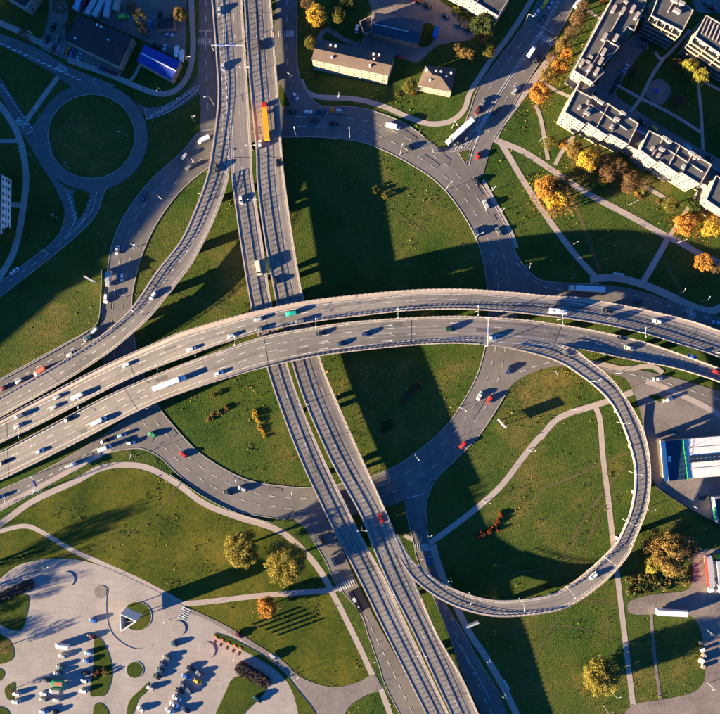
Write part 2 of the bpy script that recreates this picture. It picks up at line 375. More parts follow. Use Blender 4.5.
sheet('slip_road', [(284,512),(293,519),(303,526),(313,540),(326,562),(337,585),(360,612),(368,635),(378,663),(385,685),(401,716),(408,735),(440,735),(398,660),(365,600),(340,545),(328,515)], M['asphalt'], 'road', sm=False)
sheet('small_roundabout', [(92+56*math.cos(R(a)),137-54*math.sin(R(a))) for a in range(0,360,12)], M['asphalt'], 'road', [[(91.5+43.5*math.cos(R(a)),136.5-42*math.sin(R(a))) for a in range(0,360,12)]], sm=False)
kerb([(91.5+43.5*math.cos(R(a)),136.5-42*math.sin(R(a))) for a in range(0,360,10)], closed=True, parent=bpy.data.objects['small_roundabout'])
sheet('roundabout_north_arm', [(-20,28),(0,34),(33,45),(68,67),(101,80),(120,86),(85,90),(70,87),(55,74),(25,58),(0,45),(-20,38)], M['asphalt'], 'road', sm=False)
sheet('roundabout_east_arm', [(135,100),(144,108),(161,107),(178,99),(191,86),(198,74),(199,50),(199,0),(198,-20),(216,-20),(218,60),(219,100),(214,135),(206,140),(199,128),(201,110),(200,92),(190,101),(175,110),(160,116),(148,121)], M['asphalt'], 'road', sm=False)
sheet('roundabout_west_arm', [(-20,48),(0,77),(15,101),(33,130),(42,108),(60,182),(50,181),(33,151),(15,123),(0,94),(-20,66)], M['asphalt'], 'road', sm=False)
sheet('roundabout_south_arm', [(48,174),(57,192),(64,206),(65,220),(60,233),(50,245),(38,254),(0,282),(-20,294),(-20,312),(0,297),(50,258),(83,230),(97,213),(103,196),(108,186),(118,182),(100,180),(90,191),(70,190)], M['asphalt'], 'road', sm=False)
sheet('splitter_island', [(72,190),(91,192),(87,205),(78,223),(75,205)], M['lawn'], 'island', sm=False, keep=False)
sheet('frontage_road', [(276,-20),(297,-20),(297,60),(301,81),(309,96),(318,104),(330,108),(330,115),(280,120),(270,110),(274,60)], M['asphalt'], 'road', sm=False)
sheet('verge', [(279,80),(287,98),(291,107),(279,106)], M['lawn'], 'island', sm=False, keep=False)
for pts in ([(318,106.5),(360,108),(400,121),(424,137)], [(481,184),(496,208),(509,233),(516,253),(526,268),(540,280),(565,283),(600,284)],
            [(507,392),(481,433),(456,459),(436,479),(427,500),(426,516),(430,545),(438,574),(446,604),(461,628),(481,664),(501,696)],
            [(286,519),(268,517),(238,511),(205,495),(180,476),(161,458),(149,451),(136,448),(111,452),(93,461),(50,484),(0,511)],
            [(102,313),(107,276),(112,245),(126,213),(151,180),(180,154),(198,133)], [(126,419),(101,437),(50,467),(0,490)], [(88,331),(62,345),(31,362),(0,379)],
            [(494,139),(505,120),(516,101),(536,68),(555,40),(573,8)], [(463,128),(470,110),(478,88),(495,64),(511,43),(526,22),(540,-2)],
            [(65,218),(60,233),(50,245),(38,254),(0,282)], [(108,186),(103,196),(97,213),(83,230),(50,258),(0,297)], [(297,0),(297,60),(301,81),(309,96),(318,104)],
            [(405,500),(408,521),(413,540),(418,562),(432,594),(446,627),(461,668),(478,705)], [(313,540),(326,562),(337,585),(360,612),(368,635),(378,663),(385,685),(401,716)]):
    tag(kerb(pts, z=0), kind='structure')
for pts, w in (([(483,180),(498,208),(511,232),(517,248)], 3.6), ([(0,507),(50,481),(93,458),(111,449)], 4.2), ([(468,150),(486,120),(505,88),(522,66)], .01)):
    if w > 1: strip('shoulder', pts, w, M['path'], 'road')
# junction island
sheet('traffic_island', [(458,152),(471,149),(466,165)], M['lawn'], 'island', sm=False, keep=False)
kerb([(458,152),(471,149),(466,165)], closed=True, sm=False)['kind'] = 'structure'

for o in [k for k in bpy.data.objects if k.name.startswith('kerb') and k.parent is None]: tag(o, kind='structure')

sheet('lawn', [(-40,535),(0,528),(33,505),(76,484),(101,472),(126,468),(151,472),(180,490),(205,508),(238,521),(268,530),(290,542),(318,570),(330,590),(344,615),(360,650),(371,676),(350,700),(-40,700)], M['dry_grass'], 'meadow', sm=False, keep=False)
def path(pts, w=5.0, mat='path', name='footpath'): return strip(name, pts, w, M[mat], 'path')
path([(-15,530),(0,524),(33,501),(76,481),(101,468),(126,465),(151,469),(180,486),(205,504),(238,517),(268,526),(286,535),(306,553),(321,572),(330,588)], 6.0)
path([(330,588),(344,615),(360,648),(371,672),(381,690),(393,722)], 5.6)
path([(178,604),(205,602),(256,596),(293,593),(330,590),(342,586)], 5.4)
path([(-10,536),(0,531),(23,526),(38,530),(60,543),(76,552),(101,563),(139,580),(180,602)], 4.6)
path([(545,436),(540,437),(524,456),(501,486),(473,511),(448,530),(430,543)], 5.8)
path([(540,438),(555,421),(570,413),(590,407),(611,400),(633,392)], 6.0)
path([(594,404),(600,420),(603,456),(608,496),(613,540),(617,572),(623,622),(634,712)], 5.4)
path([(433,545),(441,572),(450,592),(460,614),(471,635),(486,657),(504,688),(521,724)], 6.5)
path([(413,540),(404,535)], 4)
path([(651,613),(653,640),(656,668),(661,705)], 3.2, 'gravel')
path([(497,141),(520,150),(540,162),(565,179),(590,195),(628,215),(666,236),(681,243),(704,256),(735,270)], 6.0)
path([(499,140),(510,158),(521,177),(540,207),(560,235),(578,258),(598,280)], 5.8)
path([(590,279),(616,278),(641,284),(666,294),(691,306),(712,311),(730,302)], 7.5)
path([(668,238),(656,260),(643,282)], 6)
path([(669,237),(683,216),(698,193)], 4)
path([(555,165),(562,152),(574,136)], 4)
path([(535,105),(541,120),(548,160)], 4)
path([(540,80),(555,90),(570,97)], 3.5)
path([(584,8),(602,20)], 3)
path([(644,186),(670,201)], 4)
path([(493,142),(500,126),(512,110),(525,92),(540,72),(552,55)], 7)
path([(301,80),(307,92),(320,97),(340,98),(360,100),(385,107),(410,118),(431,124),(451,121),(464,110),(470,93),(478,80),(491,60),(511,33),(527,8),(540,-15)], 5.2)
path([(191,-10),(192,20),(193,50),(188,75),(176,90),(160,94),(140,88),(110,75),(68,60)], 5.5)
path([(-10,18),(0,23),(20,32),(36,41),(60,48)], 6.0)
path([(61,73),(44,96),(26,121)], 5.2)
path([(-5,100),(5,112),(16,130),(23,152),(26,178),(24,202),(19,232),(12,256),(-2,280)], 6.5)
path([(-10,204),(21,205)], 5); path([(-10,141),(18,141)], 4)
path([(130,81),(135,75),(140,64)], 3)
path([(316,45),(326,30),(345,40),(372,50)], 5, 'gravel')
# courtyard
sheet('courtyard_road', [(641,28),(652,40),(637,58),(617,88),(615,95),(628,105),(650,119),(690,143),(740,170),(740,182),(640,130),(606,108),(592,92),(616,50)], M['old_asphalt'], 'yard', sm=False)
sheet('car_park_north', [(690,-20),(760,-20),(760,32),(720,12),(700,14),(694,8)], M['old_asphalt'], 'yard', sm=False)
path([(664,58),(652,76),(641,98),(630,112)], 3.6); path([(617,85),(640,98),(670,113),(702,133)], 3.2)
path([(698,85),(701,110),(703,150)], 3.2); path([(655,52),(664,58),(690,30)], 3.2); path([(700,80),(730,95)], 3)
sheet('playground', [(656,76),(674,88),(662,108),(643,96)], M['gravel'], 'path', sm=False)
# yards in the top left
sheet('gravel_yard', [(100,-10),(187,-10),(186,20),(186,60),(183,62),(146,42),(133,36),(100,22),(76,12),(74,-10)], M['gravel'], 'yard', sm=False)
sheet('parking_apron', [(50,-10),(62,-10),(70,10),(63,38),(90,52),(120,69),(122,76),(100,72),(66,60),(38,48),(42,38),(48,22)], M['old_asphalt'], 'yard', sm=False)
sheet('gravel_yard', [(360,-12),(420,-12),(445,4),(478,26),(474,40),(452,42),(436,46),(424,58),(417,64),(396,56),(372,50),(360,44),(366,30),(374,10)], M['gravel'], 'yard', sm=False)
sheet('yard_lawn', [(424,24),(434,26),(434,38),(428,46),(419,45)], M['lawn'], 'island', keep=False)
# plaza with the car park
sheet('plaza', [(-30,600),(0,579),(10,570),(20,564),(45,558),(76,559),(101,565),(139,582),(176,601),(190,610),(230,630),(261,650),(281,660),(296,675),(316,685),(336,689),(360,683),(373,673),(380,684),(366,693),(344,710),(338,735),(-30,735)], M['pavement'], 'yard', sm=False)
sheet('service_lane', [(182,604),(230,627),(261,647),(283,660),(298,676),(316,684),(336,688),(360,682),(374,672),(384,690),(366,694),(346,708),(340,735),(325,735),(306,697),(291,675),(272,660),(242,640),(205,618),(184,612)], M['old_asphalt'], 'yard', sm=False, keep=False)
def isl(pts, **k): return sheet('grass_island', pts, M['lawn'], 'island', keep=False, **k)
isl([(-25,600),(0,590),(24,594),(30,596),(27,615),(23,630),(12,631),(0,624),(-25,615)], sm=False)
isl([(-8,632),(4,636),(12,644),(14,655),(10,661),(0,664),(-10,664)])
isl([(-5,668),(3,670),(4,676),(-2,681)]); isl([(5,688),(14,682),(15,690),(13,700),(7,698)]); isl([(-8,705),(9,708),(11,725),(-8,725)], sm=False)
isl([(95,638),(102,640),(110,658),(112,676),(106,694),(98,696),(90,694),(93,670),(94,650)])
isl([(135+8.5*math.cos(R(a)),669.6+8*math.sin(R(a))) for a in range(0,360,30)])
isl([(149,682),(140,690),(130,700),(127,712),(130,722),(138,700),(146,692)])
isl([(94,706),(101,703),(108,711),(108,725),(94,725)])
isl([(137+14.4*math.cos(R(a)),616+14.6*math.sin(R(a))) for a in range(0,360,20)])
isl([(234,672),(268,687),(264,694),(243,714),(236,725),(210,725),(222,700)], sm=False)
isl([(213,632),(228,636),(262,654),(284,671),(298,690),(316,712),(318,725),(299,725),(298,712),(294,695),(286,679),(270,665),(243,650),(216,638)], sm=False)
kerb([(107,588),(106,610),(110,630),(122,643),(137,649),(152,645)])['kind'] = 'structure'
for k in [(137,616,14.6),(135,669.6,8.4)]:
    kerb([(k[0]+k[2]*math.cos(R(a)),k[1]+k[2]*math.sin(R(a))) for a in range(0,360,20)], closed=True)['kind'] = 'structure'
for cx, cy, r, w in ((67,579,7.5,.5),(101,591.5,6.5,.0),(207,650,8.2,.5),(178,628,7.5,.4)):
    z = ZC['island'] + .01
    b = MB(); n = 32; c = P(cx, cy, 0); rr = r*H/F
    b.prism([(c.x+rr*math.cos(2*math.pi*k/n), c.y+rr*math.sin(2*math.pi*k/n)) for k in range(n)], 0, 0.24+w*.25)
    o = b.build('paved_disc', M['pavement'] if w else M['old_asphalt']); tag(o, kind='structure')
# lower right yard, forecourt
sheet('forecourt', [(618,366),(650,374),(681,381),(760,406),(760,548),(720,524),(700,514),(681,503),(652,483),(648,461),(643,423),(637,400),(632,388)], M['old_asphalt'], 'yard', sm=False)
sheet('forecourt_verge', [(649,395),(657,395),(664,398),(668,401),(661,402),(653,399)], M['lawn'], 'island', keep=False)
path([(646,381),(665,388),(700,404),(735,424)], 5.5)
path([(575,362),(600,364),(625,369),(650,366),(663,373)], 5)
sheet('truck_yard', [(627,601),(651,594),(680,592),(690,589),(694,575),(690,556),(705,548),(760,548),(760,760),(618,760),(622,712),(640,702),(660,700),(695,693),(706,680),(705,650),(700,626),(690,613),(660,614),(628,615)], M['gravel'], 'yard', sm=False)
# worn tracks through the grass
for t, w in (([(540,489),(570,478),(600,464),(634,450)], 2.2), ([(572,540),(592,508),(612,482),(626,466)], 2.4), ([(526,497),(500,498)], 1.5),
             ([(565,182),(582,222),(600,272)], 3.6), ([(664,258),(675,280),(687,300)], 3.0), ([(553,575),(568,552),(580,534)], 2.0), ([(540,601),(580,600),(616,602)], 1.5),
             ([(620,490),(600,510),(588,545)], 1.4), ([(500,565),(520,572),(545,568)], 1.6), ([(66,290),(92,322)], 1.2), ([(300,165),(360,190),(430,235)], .9), ([(190,470),(150,520),(90,552)], 1.0), ([(600,520),(560,590),(540,600)], 1.1), ([(505,640),(560,625),(618,640)], 1.0), ([(520,700),(545,640),(560,618)], 1.2), ([(150,268),(190,300),(235,312)], .9)):
    strip('dirt_track', t, w, M['dirt'], 'trail', keep=False)

# ---- painted markings on the ground roads
def between(a, b, f): return [(p[0]+(q[0]-p[0])*f, p[1]+(q[1]-p[1])*f) for p, q in zip(a, b)]
ri = resample(catmull(RING_IN, 8, True)+[RING_IN[0]], 160); ro0 = catmull(RING_OUT, 8, True)+[RING_OUT[0]]
def ray(p):   # outer point nearest to an inner point
    return min(ro0, key=lambda q: (q[0]-p[0])**2+(q[1]-p[1])**2)
ro = [ray(p) for p in ri]
mid1 = between(ri, ro, .36); mid2 = between(ri, ro, .68)
def smo(l):
    n = len(l); return [tuple(sum(l[(i+k) % n][c] for k in range(-3,4))/7 for c in (0,1)) for i in range(n)]
for mm in (smo(mid1[:-1]), smo(mid2[:-1])): line(mm+[mm[0]], .24, 3.0, 4.5, n=1)
PATCH = MB()
rnd = random.Random(17)
for k in range(26):
    i = rnd.randint(0, 150); f = rnd.choice((.08, .40, .72)); w = rnd.uniform(.10, .2); n = rnd.randint(1, 3); z = ZC['mark']-.009+k*.0003
    for j in range(n):
        a, c = ri[i+j], ro[i+j]; d, e = ri[i+j+1], ro[i+j+1]; g_ = lambda p, q, t: P(p[0]+(q[0]-p[0])*t, p[1]+(q[1]-p[1])*t, z)
        PATCH.face([g_(a, c, f), g_(a, c, f+w), g_(d, e, f+w), g_(d, e, f)])
tag(PATCH.build('asphalt_patches', M['track']), kind='structure')
line(between(NE_L[1:], NE_R[1:], .25), .25, 3, 5); line(between(NE_L[1:], NE_R[1:], .5), .4); line(between(NE_L[2:], NE_R[2:], .75), .25, 3, 5); line(between(NE_L[2:], NE_R[2:], .56), .35)
line([(516,262),(545,287),(600,291),(641,297),(690,313),(730,325)], .3, 2.5, 3.5)
line([(130,428),(101,446),(50,475),(0,500)], .35, 3, 3)
line([(98,337),(62,354),(20,377),(0,388)], .35, 3, 3)
line([(420,520),(424,560),(440,596),(452,625),(470,665),(492,715)], .35, 3, 4)
line([(455,640),(470,662),(490,700)], .3)
line([(206,0),(206,60),(208,110)], .35, 3, 4)
line([(287,0),(287,60),(292,90)], .35, 3, 4)
line([(360,605),(377,640),(392,670),(412,712)], .3, 2, 4)
line([(-5,290),(45,256),(80,226)], .35, 3, 4)
line([(520,372),(560,361),(616,371),(670,384),(720,400)], .3, 3, 3)
for a, b in (((0,44),(82,82)), ((1,85),(32,130))):      # hatched edge bands
    n = 14
    for k in range(n):
        p = (a[0]+(b[0]-a[0])*k/n, a[1]+(b[1]-a[1])*k/n); q = (p[0]+(b[0]-a[0])/n*.8, p[1]+(b[1]-a[1])/n*.8-1.4)
        line([p, q], .7, sm=False)
line([(148,119),(166,113),(182,103),(198,90)], .35); line([(150,116),(165,110),(180,100),(196,86)], .35)
for k in range(14):
    t = k/13; x = 151+46*t; y = 116-28*t-5*math.sin(t*3.1)+4*math.sin(t*3.1)
    line([(x, y+2.0), (x+2.2, y-2.4)], .45, sm=False)
for k in range(7):
    line([(67+k*1.1, 196+k*4), (70.5+k*1.1, 193+k*4)], .4, sm=False); line([(91-k*1.7, 197+k*4.6), (95-k*2.0, 195+k*4.6)], .4, sm=False)
line([(66,190),(72,205),(74,222),(64,240)], .3); line([(97,192),(92,210),(78,226),(64,240)], .3)
zebra(204.5,41.5,0,7,3,8); zebra(286,34,0,8,3,8); zebra(346,585,25,9,3.5,8); zebra(423,547.5,5,8,3.5,8); zebra(184,613.5,-115,6.5,4,6)
zebra(546,39,-35,9,3.5,9); zebra(62,68.5,-30,5.5,3,6); zebra(21,123,-35,5.5,3,6); zebra(691,313,-65,6,3.5,7); zebra(483,122,58,11,2.0,9)
line([(199,31),(212,31)], .4); line([(201,131),(214,129)], .4); line([(420,560),(432,556)], .4); line([(536,24),(556,35)],.4)
line([(406,498),(424,494)], .4); line([(452,146),(470,136),(480,118)], .3); line([(449,151),(456,151),(470,140)], .3); line([(469,166),(473,150),(482,130)], .35)
for k in range(5): line([(455+k*3,150-k*.5),(458+k*4.0,146-k*2.2)], .4, sm=False)
line([(145,108),(147,120)], .35); line([(27,134),(33,130)], .35)
for k in range(9):      # bay lines in the car park
    line([(146+k*3.9-22,655+k*0+6.2*k*.0),(146+k*3.9-22,655.2)], .01, sm=False) if False else None
tag(MARK.build('road_markings', M['paint']), kind='structure')
finish_paved()
# ------------------------------------------------------------------ viaducts
class Deck:
    def __init__(s, rows, step=2.0, closed=False):
        Ls = catmull([(r[0][0], r[0][1], r[2]) for r in rows], 10); Rs = catmull([(r[1][0], r[1][1], r[2]) for r in rows], 10)
        mid = [P((a[0]+b[0])/2, (a[1]+b[1])/2, a[2]) for a, b in zip(Ls, Rs)]
        L = plen(mid); n = int(L/step)+1
        d = [0]
        for a, b in zip(mid, mid[1:]): d.append(d[-1]+(b-a).length)
        s.L = []; s.R = []; j = 0
        for k in range(n):
            t = d[-1]*k/(n-1)
            while j < len(d)-2 and d[j+1] < t: j += 1
            u = min(1, max(0, (t-d[j])/max(1e-9, d[j+1]-d[j])))
            l = [Ls[j][c]+(Ls[j+1][c]-Ls[j][c])*u for c in range(3)]; r = [Rs[j][c]+(Rs[j+1][c]-Rs[j][c])*u for c in range(3)]
            s.L.append(P(*l)); s.R.append(P(*r))
        s.n = n; s.len = L
    def at(s, i, f, dz=0.0):
        return s.L[i].lerp(s.R[i], f) + Vector((0, 0, dz))
    def off(s, side, i, m, dz=0.0):
        """point m metres in from one edge"""
        a, b = (s.L[i], s.R[i]) if side == 'L' else (s.R[i], s.L[i])
        return a + (b-a).normalized()*m + Vector((0, 0, dz))
    def locate(s, px, py):
        best = None
        for i in range(s.n):
            c = s.at(i, .5); q = px_of(c); w = ((q[0]-px)**2+(q[1]-py)**2)
            if best is None or w < best[0]: best = (w, i)
        i = best[1]; a = s.at(max(0, i-1), .5); b = s.at(min(s.n-1, i+1), .5)
        return P(px, py, s.L[i].z+0.03), math.atan2(b.y-a.y, b.x-a.x)
DECKS = {}
def viaduct(key, name, label, rows, marks=(), rail=('L', 'R'), walk=None, piers=(), ranges={}, hatch=None, solid='', low=False):
    D = Deck(rows); DECKS[key] = D
    root = empty(name, tuple(D.at(0, .5, -D.L[0].z)))
    tag(root, label, 'viaduct', None)
    off = -root.location
    def put(b, nm, m):
        b.v = [(v[0]+off.x, v[1]+off.y, v[2]+off.z) for v in b.v]; return b.build(nm, m, root)
    # slab (box girder)
    b = MB(); prof = []
    for i in range(D.n):
        w = (D.R[i]-D.L[i]).length; u = (D.R[i]-D.L[i]).normalized(); l = D.L[i]
        th = min(1.5, max(0.35, l.z-0.6))
        prof.append([l+u*x+Vector((0, 0, z)) for x, z in ((0, -.02), (0, -.32), (1.4, -.5), (w*.22, -th), (w*.78, -th), (w-1.4, -.5), (w, -.32), (w, -.02))])
    for p, q in zip(prof, prof[1:]):
        for k in range(7): b.face([p[k], q[k], q[k+1], p[k+1]][::-1])
        b.face([p[7], q[7], q[0], p[0]][::-1])
    b.face(prof[0]); b.face(prof[-1][::-1])
    put(b, 'deck_slab', M['concrete'])
    # road surface
    b = MB(); acc = 0
    for i in range(D.n-1):
        seg = (D.at(i+1, .5)-D.at(i, .5)).length
        p = [D.off('L', i, .3, .02), D.off('R', i, .3, .02), D.off('R', i+1, .3, .02), D.off('L', i+1, .3, .02)]
        w = (p[1]-p[0]).length
        b.face(p, uv=[(0, acc), (w, acc), (w, acc+seg), (0, acc+seg)]); acc += seg
    put(b, 'road_surface', M['deck_asphalt'])
    # expansion joints
    for i in range(9, D.n-2, 34):
        b = MB(); a0, a1 = D.off('L', i, .5, .035), D.off('R', i, .5, .035); d = (D.at(i+1, .5)-D.at(i, .5)).normalized()*.16; d.z = 0
        b.face([a0-d, a1-d, a1+d, a0+d]); put(b, 'expansion_joint', M['roof_dark'])
    if walk:    # raised pavement strip along one side
        b = MB(); side, w0, w1 = walk
        for i in range(D.n-1):
            p = [D.off(side, i, w0, .17), D.off(side, i, w1, .17), D.off(side, i+1, w1, .17), D.off(side, i+1, w0, .17)]
            lo = [v-Vector((0, 0, .16)) for v in p]
            b.face(p if side == 'L' else p[::-1]); b.face([p[1], p[2], lo[2], lo[1]])
        put(b, 'pavement', M['concrete'])
    b = MB()
    for f, dash, gap, w in marks:
        acc = 0
        for i in range(D.n-1):
            seg = (D.at(i+1, .5)-D.at(i, .5)).length
            if not dash or (acc % (dash+gap)) < dash:
                a, c = D.at(i, f, .032), D.at(i+1, f, .032); d = (c-a).normalized(); q = Vector((-d.y, d.x, 0))*w/2
                b.face([a-q, c-q, c+q, a+q])
            acc += seg
    for it in (hatch or ()):
        (i0, i1, f0, f1, f2) = it     # chevrons between two fractions
        A = int(i0*D.n); B = int(i1*D.n)
        for i in range(A, B, 2):
            t = (i-A)/max(1, B-A); fa = f0+(f1-f0)*t; fb = f2
            a, c = D.at(i, fa, .04), D.at(min(D.n-1, i+1), fb, .04); d = (c-a).normalized(); q = Vector((-d.y, d.x, 0))*.22
            b.face([a-q, c-q, c+q, a+q])
    put(b, 'lane_marking', M['paint'])
    # parapets: concrete upstand, brackets, band and hand rail
    for side in rail:
        r0, r1 = ranges.get(side, (0, 1)); i0 = int(r0*(D.n-1)); i1 = int(r1*(D.n-1))
        b = MB()
        for i in range(i0, i1):
            o0, o1 = D.off(side, i, 0, 0), D.off(side, i+1, 0, 0); n0, n1 = D.off(side, i, .5, 0), D.off(side, i+1, .5, 0)
            lo = Vector((0, 0, -.45)); hi = Vector((0, 0, .42 if side in solid else .24))
            oo0, oo1 = D.off(side, i, -.12), D.off(side, i+1, -.12)
            b.face([oo0+lo, oo1+lo, oo1+hi, oo0+hi]); b.face([oo0+hi, oo1+hi, n1+hi, n0+hi]); b.face([n0+hi, n1+hi, n1, n0]); b.face([oo0+lo, oo1+lo, o1+lo, o0+lo])
        put(b, 'parapet', M['concrete'])
        b = MB(); st = 1.25; acc = 0; nxt = 0
        for i in range(i0, i1):
            a, c = D.off(side, i, .12, 0), D.off(side, i+1, .12, 0); seg = (c-a).length
            if side in solid and not low: b.bar(a+Vector((0, 0, .72 if not low else .5)), c+Vector((0, 0, .72 if not low else .5)), .16, .66 if not low else .2)
            for z, t in (((1.46, .07), (1.02, .19)) if side not in solid else ()):
                b.bar(a+Vector((0, 0, z)), c+Vector((0, 0, z)), .08, t)
            while nxt < acc+seg:
                if low and side in solid: break
                p = a.lerp(c, (nxt-acc)/seg); ang = math.atan2((c-a).y, (c-a).x)
                b.box((p.x, p.y, p.z+(.9 if side not in solid else (.74 if not low else .5))), (.22 if side not in solid else .9, .24 if side not in solid else .42, 1.02 if side not in solid else (.74 if not low else .3)), 0, ang); nxt += 2.45
            acc += seg
        b.f and put(b, 'railing', M['concrete'])
    # inner crash barrier
    # piers
    for t in piers:
        i = min(D.n-2, int(t*(D.n-1)))
        for tr in (0, 3, -3, 6, -6, 9, -9):
            k = min(D.n-2, max(0, i+tr)); c = D.at(k, .5)
            if not paved(c.x, c.y): break
        w = (D.R[k]-D.L[k]).length; ang = math.atan2((D.R[k]-D.L[k]).y, (D.R[k]-D.L[k]).x)
        zt = c.z-min(1.5, max(.35, c.z-.6))-.02
        if zt < 1.2: continue
        b = MB(); b.box((c.x, c.y, zt/2-.2), (w*.42, 1.7, zt+.4), 0, ang); b.box((c.x, c.y, zt-.45), (w*.62, 2.1, .9), 0, ang)
        put(b, 'pier', M['concrete'])
    return root

V1L = [((224,-25),(240,-25),7),((224,0),(242,0),7),((226,60),(246,60),7),((229,110),(249,110),7),((231.5,160),(252,160),7),((232,180),(253,180),7),((240.5,243),(262.5,243),7),
       ((252,311),(272,306),7),((267,368),(287,363),7),((281,410),(301,405),7),((301,461),(323,457),7),((321,504),(345,503),7),((339,540),(362,538),7),((360,581),(384,577),6.7),((385,632),(411,634),5.9),((426,714),(449,714),4.7),((440,745),(464,745),4.4)]
V1R = [((241,-25),(268,-25),7),((244,0),(271,0),7),((249,76),(277,76),7),((256,151),(282.5,155),7),((257,180),(285,180),7),((263,230),(292,230),7),((277,306),(304,300),7),((292,363),(321,360),7),
       ((306,405),(336,398),7),((331,461),(360,453),7),((360,514),(383,504),7),((372,545),(400,545),7),((390,587),(414,579),6.7),((413,632),(436.5,632),5.9),((436,682),(461,675),5.2),((451,714),(479,714),4.7),((464,742),(494,745),4.4)]
# right of the gore the slab narrows to the through lanes
V1R[10] = ((360,514),(383,504),7)
RAMPW = [((207,-25),(223.5,-25),7),((211.5,0),(223.6,0),7),((216.5,63),(225.7,63),7),((218,101),(228,103),7),((212,150),(230.5,155),7),((206,180),(227.5,182),7.0),((193,215),(215,218),7.0),((180,242),(196,257),7),((156,273),(180,280),7),
         ((131,309),(151,316),6.6),((101,336),(126,339),5.8),((71,356),(103,357),4.8),((46,371),(61,383.5),3.9),((0,397),(0,417.5),2.4),((-25,411),(-25,432),1.8)]
V2U = [((-25,433),(-25,458),1.8),((0,419.5),(0,443.5),2.5),((31,403),(35,427),3.5),((62,387),(68,410),4.7),((92,371.5),(98,394.5),6),((126,355.5),(133,377.5),7.6),((156,342.5),(166,364),9),((180,332.5),(192,354.5),10.2),((218,321),(226,342.5),11.4),
       ((256,311),(262,331.5),12.3),((306,301),(312,322),12.9),((360,294.5),(363,315.5),13.4),((410,290),(411,310.5),13.6),((461,289),(461,309.3),13.6),((511,292),(509,312),13.0),((540,295),(536,315),12.3),((578,297.5),(572,319.5),11.2),((616,304),(608,325.5),10),
       ((653,311.5),(645,334),8.8),((691,321),(681,345),7.7),((720,331),(710,354),7),((750,342),(740,366),6.4)]
V2L = [((-25,463),(-25,492),1.8),((0,451.5),(0,480.5),2.5),((23,440),(29,466.5),3.4),((61.6,419.5),(76,443),5),((88,405.5),(100,430.5),6.2),((110,394.5),(126,417),7.5),((145,379),(155,403.5),9),((180,365),(187,391),10.2),((212,353.5),(222,379.5),11.4),
       ((263,336.5),(268,366.5),12.3),((316,326.5),(316,356.5),12.9),((360,321),(360,350.5),13.3),((410,317.5),(410,345.5),13.4),((461,316),(461,343.5),13.4),((511,318.5),(508,347.5),12.6),((540,321.5),(535,349),11.8),((590,329.5),(575,348.5),10.4),((641,341),(632,360),8.9),
       ((679,353.5),(672,367.5),7.8),((720,368.5),(714,380),7),((750,380),(742,392),6.4)]
LOOP = [((503,334),(503,347.3),12.5),((528,335),(520,350.5),12.0),((556,343),(545,357),11.2),((576,350.5),(563,364),10.95),((588,360),(574,371),10.9),((604,372),(590,382.5),10.8),((617,386),(605,396),10.5),((636,415),(617,413),10),((646,441),(629,443),9.2),
        ((650,473),(635,473),8.5),((647,506),(631,509),8.2),((634,540),(618,540),8.0),((626,557),(611,549),8.2),((603,582),(590,569),7.9),((570,605),(563,589),7.6),((540,613),(540,597),7.4),
        ((499,616),(500,600.5),7.2),((466,610),(469,594.5),7.1),((437,597),(442,583),6.85),((414,579.5),(422,568),6.68),((402,563),(410,557),6.78),((388,540),(398,534),6.95)]
DA = (3.0, 7.0)
viaduct('v1l', 'viaduct', 'southbound carriageway of the long straight viaduct running top to bottom, striped by shadows', V1L,
        [(.5, 3, 6, .22), (.12, 0, 0, .25), (.9, 0, 0, .25)], piers=[.04+.085*k for k in range(12)], ranges={'L': (.245, 1)}, solid='R', low=True)
viaduct('v1r', 'viaduct', 'northbound carriageway of the long straight viaduct, carrying the red truck with a yellow trailer', V1R,
        [(.36, 3, 6, .22), (.68, 3, 6, .22), (.07, 0, 0, .25), (.93, 0, 0, .25)], piers=[.04+.085*k for k in range(12)], ranges={'R': (0, .70)}, solid='R')
viaduct('rampw', 'ramp_bridge', 'curved ramp bridge peeling off the straight viaduct to the lower left', RAMPW,
        [(.5, 2, 4, .3), (.1, 0, 0, .25), (.88, 0, 0, .25)], piers=[.1+.1*k for k in range(7)], ranges={'R': (.36, 1)}, hatch=[(.17, .36, .98, .62, .98)])
viaduct('v2u', 'viaduct', 'upper westbound deck of the curved viaduct, with a pavement along its far edge', V2U,
        [(.53, 3, 7, .24), (.27, 0, 0, .25), (.88, 0, 0, .25)], walk=('L', .5, 2.1), solid='L', piers=[.1+.065*k for k in range(13)])
viaduct('v2l', 'viaduct', 'lower eastbound deck of the curved viaduct crossing left to right, with lane arrows', V2L,
        [(.34, 3, 7, .24), (.6, 3, 7, .24), (.08, 0, 0, .25), (.84, 0, 0, .25)], piers=[.1+.065*k for k in range(13)], ranges={'R': (0, .665)}, solid='L')
